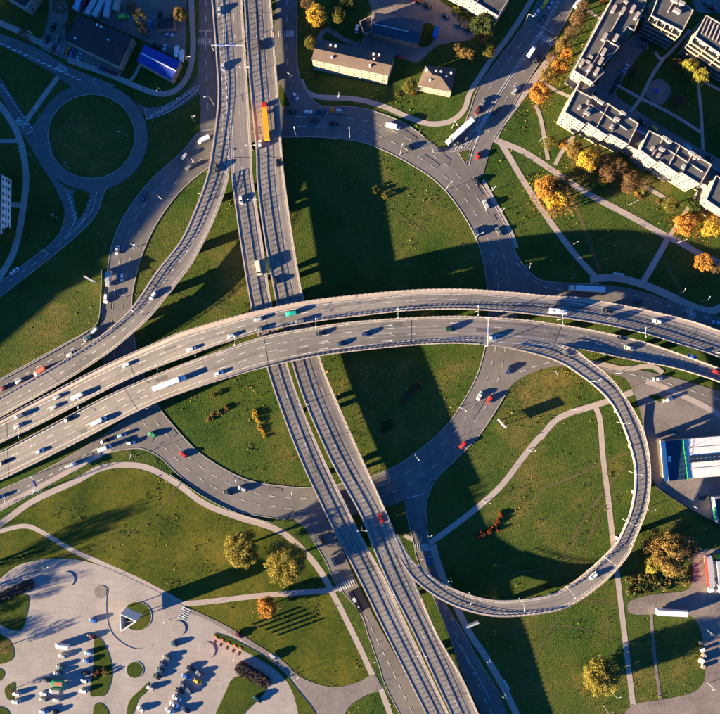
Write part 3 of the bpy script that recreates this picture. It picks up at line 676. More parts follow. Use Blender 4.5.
# the eastern end of that deck's lower edge comes back after the loop ramp leaves it
viaduct('loop', 'loop_ramp', 'narrow loop ramp bridge curling clockwise round the grass on the right', LOOP,
        [(.14, 0, 0, .25), (.86, 0, 0, .25)], piers=[.16+.085*k for k in range(9)], ranges={'L': (.10, .97), 'R': (.02, .87)})
def extra_rail(key, side, r0, r1):
    """remaining stretch of an edge railing after a ramp has joined"""
    D = DECKS[key]; root = [o for o in bpy.data.objects if o.get('category') == 'viaduct'][['v1l', 'v1r', 'rampw', 'v2u', 'v2l', 'loop'].index(key)]
    i0 = int(r0*(D.n-1)); i1 = int(r1*(D.n-1)); off = -root.location; b = MB(); acc = 0; nxt = 0
    for i in range(i0, i1):
        a, c = D.off(side, i, .12, 0), D.off(side, i+1, .12, 0); seg = (c-a).length
        for z, t, w in ((.72, .66, .16), (.05, .8, .6)): b.bar(a+Vector((0, 0, z)), c+Vector((0, 0, z)), w, t)
        while nxt < acc+seg:
            p = a.lerp(c, (nxt-acc)/seg); b.box((p.x, p.y, p.z+.74), (.9, .42, .74), 0, math.atan2((c-a).y, (c-a).x)); nxt += 2.45
        acc += seg
    b.v = [(v[0]+off.x, v[1]+off.y, v[2]+off.z) for v in b.v]; b.build('parapet', M['concrete'], root)
extra_rail('v1r', 'R', .805, 1); extra_rail('v2l', 'R', .775, 1)
# turn arrows painted on the lower deck
for x, y in ((270,343),(274,350.5),(324,341.5),(325,348.5),(388,325.5),(388,333.5),(388,341),(455,323),(456,338.5),(221,354)):
    ar = MB(); p, a = DECKS['v2l'].locate(x, y); p.z += .02; d = Vector((math.cos(a), math.sin(a), 0)); q = Vector((-d.y, d.x, 0))
    ar.face([p-d*2.6-q*.14, p+d*.8-q*.14, p+d*.8-q*.6, p+d*2.4, p+d*.8+q*.6, p+d*.8+q*.14, p-d*2.6+q*.14])
    v2l = [o for o in bpy.data.objects if o.get('category') == 'viaduct'][4]
    ar.v = [(v[0]-v2l.location.x, v[1]-v2l.location.y, v[2]-v2l.location.z) for v in ar.v]; ar.build('lane_arrow', M['paint'], v2l)

# repairs: darker asphalt patches laid into the decks
rnd = random.Random(31)
for key in ('v1l', 'v1r', 'rampw', 'v2u', 'v2l', 'loop'):
    D = DECKS[key]; root = [o for o in bpy.data.objects if o.get('category') == 'viaduct'][['v1l', 'v1r', 'rampw', 'v2u', 'v2l', 'loop'].index(key)]
    for k in range(7 if key != 'loop' else 3):
        i = 6+int((D.n-18)*(k+rnd.random()*.7)/8); n = rnd.randint(2, 5); f = rnd.choice((.16, .4, .66)); w = rnd.uniform(.08, .16); b = MB()
        for j in range(n): b.face([D.at(i+j, f, .027)-root.location, D.at(i+j, f+w, .027)-root.location, D.at(i+j+1, f+w, .027)-root.location, D.at(i+j+1, f, .027)-root.location])
        b.build('asphalt_patch', M['worn'], root)
# ------------------------------------------------------------------ buildings
WM = {}
def window_mesh(w, h):
    k = (round(w, 2), round(h, 2))
    if k not in WM:
        b = MB(); b.box((0, .03, 0), (w, .10, h), 0); b.face([(-w/2+.09, -.03, -h/2+.09), (w/2-.09, -.03, -h/2+.09), (w/2-.09, -.03, h/2-.09), (-w/2+.09, -.03, h/2-.09)], 1)
        b.box((0, -.035, 0), (.07, .03, h-.18), 0)
        WM[k] = b.mesh('window', [M['white'], M['glass']])
    return WM[k]
def wall_windows(root, a, b, z0, z1, floors, bays, w=1.7, h=1.45, skip=()):
    """windows on the wall a->b (outside on the right hand), one object each"""
    a = Vector((a[0], a[1], 0)); b = Vector((b[0], b[1], 0)); d = (b-a).normalized(); n = Vector((d.y, -d.x, 0))
    fh = (z1-z0)/floors; ang = math.atan2(d.y, d.x)
    for f in range(floors):
        for k in range(bays):
            if (f, k) in skip: continue
            p = a+d*((b-a).length*(k+.5)/bays)+n*.01; z = z0+fh*(f+.55)
            link('window', window_mesh(w, h), root, (p.x-root.location.x, p.y-root.location.y, z), ang)
def ccw(pts):
    s = sum(pts[i][0]*pts[(i+1) % len(pts)][1]-pts[(i+1) % len(pts)][0]*pts[i][1] for i in range(len(pts)))
    return pts if s > 0 else pts[::-1]
def flat_block(name, label, pts, h, wallm, roofm, floors, bay=3.2, cat='building', group=None, parapet=.5, win=True, maxwin=96):
    """pts: roof outline in photo px at height h"""
    W = ccw([tuple(P(*p, h)[:2]) for p in pts]); cx = sum(p[0] for p in W)/len(W); cy = sum(p[1] for p in W)/len(W)
    root = empty(name, (cx, cy, 0)); tag(root, label, cat, group)
    rel = [(x-cx, y-cy) for x, y in W]
    b = MB(); b.prism(rel, -.1, h-.02, 0); b.build('wall', wallm, root)
    b = MB()
    b.prism([(x*.998, y*.998) for x, y in rel], h-.02, h+.04, 0); b.build('roof', roofm, root)
    b = MB(); n = len(rel)
    for i in range(n):
        a = Vector((*rel[i], h+parapet/2)); c = Vector((*rel[(i+1) % n], h+parapet/2)); b.bar(a, c, .34, parapet)
    b.build('parapet', M['concrete'], root)
    cnt = 0
    if win:
        for i in range(n):
            a, c = W[i], W[(i+1) % n]; d = Vector((c[0]-a[0], c[1]-a[1])); L = d.length
            if L < 3: continue
            nn = Vector((d.y, -d.x)).normalized(); m = Vector(((a[0]+c[0])/2, (a[1]+c[1])/2))
            if nn.dot(-m.normalized()) < .03: continue
            nb = max(1, int(L/bay))
            if cnt+nb*floors > maxwin: nb = max(1, (maxwin-cnt)//floors)
            wall_windows(root, a, c, .8, h-.2, floors, nb); cnt += nb*floors
    return root, rel
def roof_things(root, spots, h, kind='vent', size=(1.2, 2.6, 1.1), ang=0.0, mat=None):
    for x, y in spots:
        p = P(x, y, h); b = MB(); b.box((0, 0, size[2]/2), size, 0, ang, 1.0); b.box((0, 0, size[2]+.08), (size[0]+.25, size[1]+.25, .16), 0, ang)
        b.build(kind, mat or M['concrete'], root, (p.x-root.location.x, p.y-root.location.y, h))

# the long panel block, in staggered sections
A1 = R(-30)
def ridge_walls(root, segs, h, hh=.55):
    b = MB()
    for (x0, y0, x1, y1) in segs:
        a, c = P(x0, y0, h+hh/2)-root.location, P(x1, y1, h+hh/2)-root.location; b.bar(a, c, .32, hh)
    b.build('fire_wall', M['concrete'], root)
r, _ = flat_block('apartment_block', 'five storey panel block with pale sunlit front at the corner nearest the avenue', [(576,90),(604,104),(605.5,102.5),(638,124),(628,144.5),(609,134),(607,136),(587,123),(585,125),(565,112.5)], 15, M['facade'], M['roof_felt'], 5)
ridge_walls(r, [(608,106,597,127),(620,116,612,131),(592,101,583,117),(627,130,590,104)], 15)
roof_things(r, [(579,108),(587,103),(611,127),(589,111)], 15, 'vent', (1.2, 1.8, .9), A1); roof_things(r, [(594,99),(600,103),(586,114),(622,114),(616,120)], 15, 'chimney', (1.0, 2.6, 1.4), R(60))
b = MB(); 
r, _ = flat_block('apartment_block', 'five storey panel block with sunlit front right of the low linking wing', [(649,131),(663,138),(664.5,136.5),(711,165),(700,184.5),(680,172),(678,174),(659,161),(657,163),(640,150)], 15, M['facade'], M['roof_felt'], 5)
ridge_walls(r, [(680,146,669,165),(693,153,683,171),(664,138,652,156),(703,172,662,146)], 15)
roof_things(r, [(652,149),(658,156),(683,167),(694,158)], 15, 'vent', (1.2, 1.8, .9), A1); roof_things(r, [(664,139),(668,142),(661,150),(691,154),(697,158)], 15, 'chimney', (1.0, 2.6, 1.4), R(60))
r, _ = flat_block('apartment_block', 'low linking wing between two sections of the panel block, roof in shadow', [(634,129),(651,139),(643,154),(627,145)], 10, M['facade'], M['roof_felt'], 3)
r, _ = flat_block('apartment_block', 'panel block section cut off by the right edge beside yellow trees', [(716,176),(760,200),(745,226),(706,200)], 15, M['facade'], M['roof_felt'], 5)
r, _ = flat_block('apartment_block', 'low linking wing at the right edge between block sections', [(709,166),(722,173),(714,190),(701,183)], 10, M['facade'], M['roof_felt'], 3)
r, _ = flat_block('apartment_block', 'dark roofed panel block running along the avenue with a stepped courtyard side', [(614,-4),(574,71),(593,83),(604,72.5),(601,68),(620,46),(616,42),(627,27),(634,31),(646,2),(640,-8)], 15, M['facade'], M['roof_felt'], 5)
ridge_walls(r, [(629,0,585,78),(606,40,618,47)], 15, 1.0)
roof_things(r, [(581,64),(589,69),(600,62),(604,38),(615,39),(613,10),(622,12),(632,10),(636,17),(603,53),(596,72)], 15, 'vent', (1.4, 3.4, 1.3), R(-30), M['concrete'])
roof_things(r, [(590,58),(625,3),(587,63)], 15, 'chimney', (1.0, 1.8, 1.2), R(60))
r, _ = flat_block('apartment_block', 'small connecting wing at the corner of the two long panel blocks', [(581,79),(596,87),(590,99),(576,91)], 11, M['facade'], M['roof_felt'], 3)
def balcony_block(label, pts, h, face, ntier=5, walls=5):
    r, rel = flat_block('apartment_block', label, pts, h, M['facade2'], M['roof_felt'], 5, win=False)
    a, c = P(*face[0], h)-r.location, P(*face[1], h)-r.location; a.z = c.z = 0
    d = (c-a).normalized(); n = Vector((d.y, -d.x, 0))
    if n.dot(-r.location) < 0: n = -n
    for k in range(ntier):
        z = 1.2+k*(h-1.0)/ntier; b = MB()
        p, q = a+n*.9, c+n*.9; b.bar(p+Vector((0, 0, z)), q+Vector((0, 0, z)), 1.7, .18); b.bar(a+n*1.72+Vector((0, 0, z+.55)), c+n*1.72+Vector((0, 0, z+.55)), .1, .95)
        b.build('balcony', M['facade'], r)
        for j in range(6):
            p = a.lerp(c, (j+.5)/6)+n*.02; w = link('window', window_mesh(2.4, 1.9), r, (p.x, p.y, z+1.3), math.atan2(d.y, d.x) + (0 if n.dot(Vector((d.y, -d.x, 0))) > 0 else math.pi))
    b = MB()
    for j in range(walls):
        p = a.lerp(c, j/(walls-1)); b.box((p.x+n.x*.9, p.y+n.y*.9, h/2), (.18, 1.8, h-.3), 0, math.atan2(d.y, d.x))
    b.build('partition_wall', M['facade'], r)
    return r
r = balcony_block('flat roofed block with shaded balcony rows facing the courtyard, top right', [(662,-12),(693,11),(682,31.5),(651,16)], 16, ((651,16),(682,31.5)))
ridge_walls(r, [(676,-2,668,12)], 16, .7); roof_things(r, [(674,2),(676,12),(680,4)], 16, 'vent', (1.3, 3.4, 1.4), R(60))
r = balcony_block('ribbed dark roof block with sunlit balconies behind the lime yellow tree', [(706,16),(760,46),(746,72),(695,37)], 16, ((695,37),(746,72)))
b = MB()
for j in range(14):
    a = P(707.5+j*3.6, 19+j*2.1, 16.1)-r.location; c = a+(P(699,36,16.1)-P(706,19,16.1))*.86; b.bar(a, c, .5, .5)
b.build('roof_rib', M['concrete'], r)
# northern block with white front
r, _ = flat_block('apartment_block', 'grey roofed block with sunlit white front, cut off by the top edge near the avenue', [(420,-32),(498,16.5),(513,-8),(436,-56)], 12, M['facade2'], M['roof_felt'], 4)
ridge_walls(r, [(476,4,490,-20)], 12, .6)
# pitched houses
def gable(name, label, ps, h, ridge, rh, wallm, roofm, floors, roof2=None, bay=3.4, over=.35, cat='house'):
    """ps: four eave corners in px at height h going round; ridge: two px at height rh"""
    W = [P(*p, h) for p in ps]; rv = [P(*p, rh) for p in ridge]; c = sum(W, Vector())/4
    root = empty(name, (c.x, c.y, 0)); tag(root, label, cat); o = Vector((c.x, c.y, 0)); rel = [v-o for v in W]; rr = [v-o for v in rv]
    b = MB(); q = ccw([(v.x*.985, v.y*.985) for v in rel]); b.prism(q, -.1, h, 0)
    for e0, e1, r0 in ((0, 3, 0), (1, 2, 1)):
        b.face([rel[e0]*.985+Vector((0, 0, h*.015)), rel[e1]*.985+Vector((0, 0, h*.015)), rr[r0]-Vector((0, 0, .12))])
    b.build('wall', wallm, root)
    b = MB(); up = Vector((0, 0, .14))
    e = [v+up*0 for v in rel]
    def slab(pts):
        b.face([p+up for p in pts]); b.face([p for p in pts][::-1])
        for i in range(len(pts)):
            j = (i+1) % len(pts); b.face([pts[i], pts[j], pts[j]+up, pts[i]+up])
    slab([e[0], e[1], rr[1], rr[0]]); slab([e[2], e[3], rr[0], rr[1]])
    if (rr[0]-(e[0]+e[3])/2).xy.length > 1.2: slab([e[3], e[0], rr[0]]); slab([e[1], e[2], rr[1]])
    b.build('roof', roofm, root)
    WW = [(v.x, v.y) for v in [Vector((k.x*.985, k.y*.985)) + Vector((o.x, o.y)) for k in rel]]
    if sum(WW[i][0]*WW[(i+1) % 4][1]-WW[(i+1) % 4][0]*WW[i][1] for i in range(4)) < 0: WW = WW[::-1]
    for i in range(4):
        a, d = Vector(WW[i]), Vector(WW[(i+1) % 4]); t = d-a; nn = Vector((t.y, -t.x)).normalized()
        if nn.dot(-((a+d)/2).normalized()) > .03 and floors: wall_windows(root, a, d, .6, h-.1, floors, max(1, int(t.length/bay)), 1.2, 1.35)
    return root
def chimneys(root, spots, z, hh=1.5):
    for x, y in spots:
        p = P(x, y, z+hh*.5); s = MB(); s.box((0, 0, 0), (.8, .8, hh)); c = s.build('chimney', M['concrete'], root, (p.x-root.location.x, p.y-root.location.y, z))
        k = MB(); k.box((0, 0, hh/2+.06), (1.0, 1.0, .14)); k.build('chimney_cap', M['white'], c)
r = gable('apartment_house', 'long cream house with brown pitched roof beside the curving ring road at the top', [(311.5,60),(388.6,76),(395,55.5),(317,38.5)], 11.5, [(314.3,48.5),(391.8,65.5)], 14, M['facade2'], M['roof_tile'], 4)
chimneys(r, [(332,57),(370,65.5),(330.5,45),(335.5,46),(373.5,54),(379,55),(374,59)], 13.2)
r = gable('villa', 'small square house with a brown hipped roof and several chimneys, near the avenue', [(417.5,85.5),(451.6,92.4),(456,68),(425.5,66)], 6.8, [(432,74.5),(441,77)], 10, M['facade2'], M['roof_tile'], 2)
chimneys(r, [(430,80),(427,70),(436,71),(441,72),(446,76),(451,73),(440,76)], 8.6, 1.6)
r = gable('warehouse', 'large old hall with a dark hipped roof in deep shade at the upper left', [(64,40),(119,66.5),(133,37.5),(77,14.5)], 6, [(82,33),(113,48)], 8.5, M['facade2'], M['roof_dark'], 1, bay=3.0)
chimneys(r, [(97,25),(101,27),(75,38),(108,40)], 7.5, .8)
r = gable('warehouse', 'shed with bright royal blue metal roof and a pale ridge line', [(137,61.5),(171.5,80.5),(180.3,61.8),(144.3,44.8)], 5, [(140.5,53),(176,71)], 6.6, M['facade2'], M['roof_blue'], 1, bay=5)
for k in range(13):
    t = (k+.5)/13; b = MB(); e = lambda p, q, z: P(p[0]+(q[0]-p[0])*t, p[1]+(q[1]-p[1])*t, z)-r.location
    rd = e((140.5,53), (176,71), 6.78); b.bar(e((137,61.5), (171.5,80.5), 5.2), rd, .07, .09); b.bar(rd, e((144.3,44.8), (180.3,61.8), 5.2), .07, .09); b.build('roof_seam', M['roof_blue'], r)
b = MB(); b.bar(P(140.5,53,6.85)-r.location, P(176,71,6.85)-r.location, .5, .16); b.build('ridge_cap', M['white'], r)
r = gable('warehouse', 'long navy blue roofed shed in a gravel yard at the top centre', [(371,33),(418.5,44.5),(424.3,21.5),(375.5,12.5)], 5, [(373.3,22),(421,33)], 6.2, M['facade2'], M['roof_navy'], 1, bay=5)
b = MB(); b.bar(P(374,24,6.2)-r.location, P(408,31.5,6.2)-r.location, .4, .2); b.build('roof_pipe', M['steel'], r)
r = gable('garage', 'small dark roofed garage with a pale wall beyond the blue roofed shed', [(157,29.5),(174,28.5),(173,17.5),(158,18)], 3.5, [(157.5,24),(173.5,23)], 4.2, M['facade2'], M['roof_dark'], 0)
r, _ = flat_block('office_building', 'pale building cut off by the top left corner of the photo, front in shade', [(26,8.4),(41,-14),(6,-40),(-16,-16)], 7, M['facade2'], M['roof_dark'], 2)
r, _ = flat_block('office_building', 'bluish glazed building cut off by the left edge below the roundabout', [(-44,170),(2,175),(1,233),(-44,228)], 9, M['white'], M['roof_dark'], 3)
r, _ = flat_block('annex', 'low dark lean-to with a pale roof edge at the left of the navy shed', [(360,22),(372,16),(371,32),(364,34)], 3.5, M['facade2'], M['roof_dark'], 0, win=False)
# service station at the right edge
def station():
    h = 6.0; root = empty('service_station', tuple(P(700,456,0))); tag(root, 'wide white roofed service hall with a dark blue front section and skylight strip, right edge', 'building')
    o = root.location
    def poly(nm, pts, z0, z1, m):
        b = MB(); b.prism([tuple((P(*p, z1)-o)[:2]) for p in pts], z0, z1); return b.build(nm, m, root)
    poly('wall', [(664,441.5),(748,434.5),(752,474),(668,480)], -.1, h-.4, M['facade2'])
    poly('front_roof', [(665.5,441),(683,439.5),(688,479),(669.5,481)], h-.38, h, M['blueglass'])
    rf = poly('roof', [(684.2,439.3),(750,433.5),(754,472.5),(689,478.6)], h-.38, h+.15, M['roof_white'])
    poly('fascia', [(662,441.5),(665.2,441.2),(669.2,481.2),(666,481.5)], h-1.6, h+.9, M['white'])
    poly('fascia', [(683.1,439.3),(684.1,439.3),(688.9,479.2),(687.9,479.3)], h-.3, h+.5, M['green'])
    for k in range(11):
        for j in (0, 1):
            x = 689.5+k*4.3; y = 456+j*4-k*.38
            poly('skylight', [(x,y),(x+3.2,y-.25),(x+3.3,y+2.6),(x+.1,y+2.85)], h+.15, h+.5, M['glass'])
    b = MB()
    for y in (448, 469): b.bar(P(687,y,h+.22)-o, P(750,y-5.5,h+.22)-o, .3, .14)
    b.build('roof_seam', M['concrete'], root)
    for x, y in ((669,457),(669,460.5)): b = MB(); p = P(x,y,h)-o; b.box((p.x, p.y, h+.35), (1.2, 1.1, .7)); b.build('vent', M['white'], root)
    for x0, y0, x1, y1 in ((665.6,446,665.6,470),):
        for k in range(6):
            p = P(663.2+k*.75, 445+k*6, 2.4)-o; link('window', window_mesh(2.2, 2.0), root, (p.x-.35, p.y, 2.4), R(-84))
station()
r, _ = flat_block('kiosk', 'white kiosk with green trim cut off by the right edge below the service hall', [(714,498),(760,494),(764,519),(718,523)], 4, M['white'], M['blueglass'], 1, bay=4)
b = MB(); b.bar(P(714.4,507,4.3)-r.location, P(716,520,4.3)-r.location, .8, .9); b.build('fascia', M['green'], r)
r, _ = flat_block('shed', 'low pale shed by the playground path', [(640,4),(650,9),(645,18),(637,13)], 5, M['facade2'], M['roof_felt'], 1)
# tall blocks standing left of the view: their evening shade covers the upper left of the photo
def tower(label, a, c, h, depth=13):
    A, B = P(*a, 0), P(*c, 0); d = (B-A).normalized(); n = Vector((-d.y, d.x, 0)); n = n if n.x < 0 else -n
    pts = ccw([tuple(v[:2]) for v in (A, B, B+n*depth, A+n*depth)]); root = empty('tower_block', tuple(A)); tag(root, label, 'building')
    b = MB(); b.prism([(x-A.x, y-A.y) for x, y in pts], -.1, h, 0, None); b.build('wall', M['facade'], root)
    b = MB(); b.prism([(x-A.x, y-A.y) for x, y in pts], h+.003, h+.6, 0); b.build('roof', M['roof_felt'], root)
LN = 1/math.tan(R(SUN_EL))
def tip(x, y, h):     # foot of a wall whose top edge throws its shade to photo px (x, y)
    d = h*LN*F/H; return (x-d*math.cos(R(SUN_DIR)), y+d*math.sin(R(SUN_DIR)))
tower('tall slab block left of the view, casting the shade over the western road', tip(124,250,36), tip(178,186,36), 36)
tower('tall slab block left of the view, casting the shade over the viaduct ramp road', tip(179,182,36), tip(204,132,36), 36)
tower('tall slab block left of the view, casting the shade over the old hall', tip(236,112,40), tip(240,-80,40), 40)
tower('lower slab block left of the view, casting the shade over the western grass', tip(-10,352,30), tip(55,297,30), 30)
tower('corner block left of the view, shading the grass beside the ring road', tip(57,294,33), tip(104,272,33), 33)
# ------------------------------------------------------------------ vegetation
def crown_mesh(seed, kind):
    """leaf faces spread over many small clumps; unit crown: radius 1, centred on z=0"""
    rnd = random.Random(seed); b = MB()
    n, leaves, flat = {'round': (70, 130, .85), 'loose': (56, 100, .95), 'tall': (60, 110, 1.5), 'sparse': (46, 70, 1.0), 'big': (135, 170, .85), 'bush': (22, 40, .8), 'poplar': (60, 34, 3.2)}[kind]
    lob = [(rnd.uniform(0, 6.28), rnd.uniform(-.5, .9), rnd.uniform(.10, .26)) for _ in range(6)]
    for k in range(n):
        t = rnd.uniform(0, 2*math.pi); u = rnd.uniform(-.75, 1); r = rnd.uniform(.35, .86 if kind != 'big' else .95)**.7
        bump = 1+sum(w*math.cos(t-a)*(1-abs(u-v)) for a, v, w in lob)*.6
        q = math.sqrt(1-u*u*.9); c = Vector((math.cos(t)*q*r*bump, math.sin(t)*q*r*bump, u*r*flat)); cr = rnd.uniform(.18, .32)*(1.15 if kind not in ('sparse', 'big') else (1 if kind == 'sparse' else .8))
        for j in range(leaves):
            d = Vector((rnd.gauss(0, 1), rnd.gauss(0, 1), rnd.gauss(0, 1))).normalized(); p = c+d*cr*rnd.uniform(.55, 1.05)
            nrm = (d+Vector((rnd.gauss(0, .7), rnd.gauss(0, .7), rnd.gauss(0, .7)))).normalized(); x = nrm.orthogonal().normalized()
            x = Matrix.Rotation(rnd.uniform(0, 6.28), 3, nrm) @ x; y = nrm.cross(x); s = rnd.uniform(.038, .08)*{'bush': 1.8, 'round': .86, 'loose': .8, 'tall': .85, 'sparse': .62, 'big': .50}.get(kind, 1)
            b.face([p-x*s, p-y*s*.6, p+x*s, p+y*s*.6])
    return b
CB = {}
def crown(kind, leaf, var):
    k = (kind, leaf, var)
    if k not in CB: CB[k] = crown_mesh(hash((len(kind), var)) % 1000+var*17+len(leaf), kind).mesh('crown', [LEAF[leaf]])
    return CB[k]
def trunk_mesh(seed):
    rnd = random.Random(seed); b = MB(); b.tube((0, 0, -.1), (.02, .01, .55), .05, .035, 7)
    for k in range(8):
        a = k*2.4+rnd.uniform(-.3, .3); z = .35+k*.05; e = Vector((math.cos(a)*.42*rnd.uniform(.6, 1), math.sin(a)*.42*rnd.uniform(.6, 1), z+.3+rnd.uniform(0, .15)))
        b.tube((.015, .01, z), e, .018, .006, 5); m = Vector((.015, .01, z)).lerp(e, .6)
        b.tube(m, m+Vector((rnd.uniform(-.2, .2), rnd.uniform(-.2, .2), .2)), .009, .003, 4)
    return b.mesh('trunk', [M['bark']])
TR = [trunk_mesh(k) for k in range(3)]
TN = [0]
def tree(x, y, rpx, leaf, label, kind='round', hgt=None, name='broadleaf_tree', group=None):
    """x, y = photo px of the crown, rpx = its radius in px"""
    TN[0] += 1; r = rpx*.475; h = hgt or r*2.1+2.0; zc = h-r*.85
    if kind == 'poplar': h = hgt; zc = h*.55; r = r
    c = P(x, y, zc); g = P(x, y, zc); root = empty(name, (g.x, g.y, 0)); root.rotation_euler.z = random.uniform(0, 6.28)
    tag(root, label, 'tree', group)
    o = link('crown', crown(kind, leaf, TN[0] % 3), root, (0, 0, zc)); o.scale = (r*1.02, r*1.02, r*.9 if kind != 'poplar' else h*.145)
    t = link('trunk', TR[TN[0] % 3], root, (0, 0, 0)); t.scale = (h*.85, h*.85, h*.95)
    return root
def bush(x, y, rpx, leaf, label, name='shrub', group=None, h=None):
    TN[0] += 1; r = rpx*.48; c = P(x, y, r*.5); o = link(name, crown('bush', leaf, TN[0] % 3), None, (c.x, c.y, (h or r)*.45), random.uniform(0, 6.28))
    o.scale = (r, r, (h or r)*.75); tag(o, label, 'shrub', group); return o
ORD = ['first','second','third','fourth','fifth','sixth','seventh','eighth','ninth','tenth','eleventh','twelfth','thirteenth']
TREES = [
 (316,15.5,10.5,'yellow','golden autumn tree north west of the long cream house','round',11),
 (306,3,8,'brown','bare brown tree at the top edge left of the golden one','sparse',10),
 (339,15,7.5,'olive','dull green tree at the top between golden tree and navy shed','round',10),
 (349,2,8,'green','dark green tree cut by the top edge near the parked white car','round',10),
 (309,43,5.5,'olive','slim green tree at the left end of the long cream house','tall',9),
 (409,86,6.5,'olive','yellow green tree between the long house and the square villa','tall',7),
 (484,24,11,'green','big green tree at the corner of the white fronted block','round',11),
 (483,38,6,'orange','small orange tree tucked under the big green tree by the avenue','round',6),
 (489,51,6.5,'olive','green tree on the verge nearest the avenue south of the orange one','round',8),
 (456,50,5.5,'tan','leftmost of the three tan trees behind the villa','tall',8),
 (463,53,5,'tan','middle one of the three tan trees behind the villa','tall',8),
 (469,54,5.5,'tan','rightmost of the three tan trees behind the villa','tall',8),
 (581,7,7,'brown','brown street tree at the very top of the row by the block','sparse',10),
 (577,19,8,'brown','brown street tree second from top in the row by the block','loose',10),
 (569,33,7,'brown','brown tree midway along the row between avenue and block','sparse',10),
 (563,45,7.5,'tan','tan tree above the orange ones in the avenue row','loose',10),
 (567,54,6.5,'orange','deep orange tree beside the block, upper of the orange group','round',9),
 (558,66,8,'orange','orange tree at the middle of the avenue row','round',9),
 (546,76,6.5,'tan','tan tree close to the avenue kerb near the zebra crossing','loose',9),
 (539,94,10,'orange','wide orange tree at the roadside bend of the avenue walkway','round',10),
 (603,1,4,'orange','small orange tree cut by the top edge beside the block','round',6),
 (550,142,7,'olive','green tree by the short path in front of the sunlit block','loose',8),
 (563,143,4.5,'orange','small orange tree by the block entrance path','round',6),
 (574,150,8.5,'tan','tan orange tree first in the row before the sunlit block','round',9),
 (588,160,11,'yellow','largest golden yellow tree in front of the sunlit panel block','round',11),
 (601,161,9,'brown','brown tree right behind the largest golden tree','sparse',9),
 (607,173,9,'brown','brown half bare tree in front of block, right of the golden tree','loose',9),
 (619,168,9,'brown','brown half bare tree below the linking wing, left one','sparse',9),
 (630,178,8.5,'brown','brown half bare tree below the linking wing, right one','loose',8),
 (604,180,5,'yellow','low yellow tree under the brown trees by the block','round',6),
 (690,67,7.5,'lemon','lime yellow courtyard tree, left half of the bright pair','round',10),
 (700,77,8.5,'lemon','lime yellow courtyard tree, right half of the bright pair','round',10),
 (677,64,5,'brown','small brown tree left of the lime yellow pair in the courtyard','loose',7),
 (633,73,6,'brown','dark brown tree in the shaded courtyard lawn','loose',7),
 (679,101,7.5,'brown','dark brown tree below the playground square','loose',7),
 (545,190,12,'orange','bright orange tree between the two diverging footpaths','round',11),
 (556,199,11,'yellow','yellow orange tree overlapping the bright orange one on the grass','round',10),
 (561,186,9,'tan','tan tree on the far side of the orange clump near the upper footpath','loose',9),
 (568,206,8,'tan','thin tan tree at the right edge of the orange clump','sparse',8),
 (628,187,8,'brown','brown tree on the lawn above the upper footpath','sparse',8),
 (671,205,8,'olive','olive green tree left of the link path to the blocks','round',9),
 (695,206,7.5,'green','dark green tree beside the link path at the blocks','round',9),
 (686,224,11,'orange','vivid orange tree at the footpath fork near the right edge','round',10),
 (711,225,11,'yellow','yellow green tree at the right edge above the footpath','loose',10),
 (714,212,8,'orange','orange tree at the right edge under the panel block','round',9),
 (704,263,9,'orange','lone round orange tree in shaded grass at the right edge','round',8),
 (717,268,7,'brown','bare brown tree at the right edge next to the lone orange one','sparse',7),
 (139,18,9,'tan','pale bare tree in the gravel yard above the old hall','sparse',10),
 (131,9,7,'brown','brown tree at the top among parked trailers','sparse',9),
 (142,30,7,'brown','bare tree between old hall and blue roofed shed','sparse',9),
 (179,14,7.5,'tan','round tan tree by the yard fence next to the garage','round',8),
 (60,4,9,'brown','bare brown tree at the top left beside the pale building','sparse',10),
 (25,37,8,'brown','dark bare tree on the grass near the top left road','sparse',9),
 (69,26,6,'brown','bare tree by the corner of the old hall','sparse',8),
 (8,234,8,'olive','olive tree at the left edge beside the footpath','loose',8),
 (552,59,6,'brown','thin brown tree on the verge midway down the avenue','sparse',8),
 (586,13,6,'tan','thin tan tree on the block side of the avenue top','sparse',8),
 (596,152,6,'brown','thin brown tree tight against the sunlit block front','sparse',8),
 (645,184,7,'brown','thin brown tree by the short lawn path before the block','sparse',8),
 (552,212,6,'tan','thin tan tree at the lower tip of the orange clump','sparse',7),
 (698,214,6,'yellow','small yellow tree between the vivid orange and the edge trees','loose',7),
 (16,174,6,'olive','small olive tree near the left edge above the cross path','loose',6),
 (241,550,17.5,'willow','left one of two big olive green trees on the lower lawn','big',16),
 (288,562,20.5,'willow','right and larger of two big olive green trees on the lower lawn','big',17),
 (268,608,9.5,'orange','round orange tree on the lawn above the banner row','round',8),
 (668,554,21,'tan','large tan yellow tree beside the truck yard','big',15),
 (653,566,7.5,'lemon','small lime yellow tree at the foot of the large tan tree','round',8),
 (686,545,13,'brown','bare brown tree right of the large tan tree','sparse',13),
 (600,676,17.5,'willow','olive yellow tree on the grass near the bottom right footpath','big',13),
 (6,648,6,'brown','bare tree in the round grass island at the left edge','sparse',6),
 (11,691,3.5,'brown','tiny bare tree in the small oval island of the car park','sparse',4),
]
for x, y, r, leaf, lab, kind, h in TREES: tree(x, y, r, leaf, lab, kind, h)
for i, (x, y, h) in enumerate(((-95,598,19),(-135,618,20),(-150,580,13))):
    tree(x, y, 11, 'olive', ['tall poplar left of the view throwing the long shade over the lawn', 'second poplar left of the view, farther out', 'short poplar left of the view near the footpath'][i], 'sparse', h, 'poplar_tree')
for i, (x, y, h) in enumerate(((-70,612,13),(-95,640,14),(-75,662,10),(-110,680,12))):
    tree(x, y, 12, 'brown', ['bare tree left of the plaza, nearest the hedge', 'tallest bare tree left of the plaza', 'shortest bare tree left of the plaza', 'lowest bare tree left of the plaza'][i], 'sparse', h)
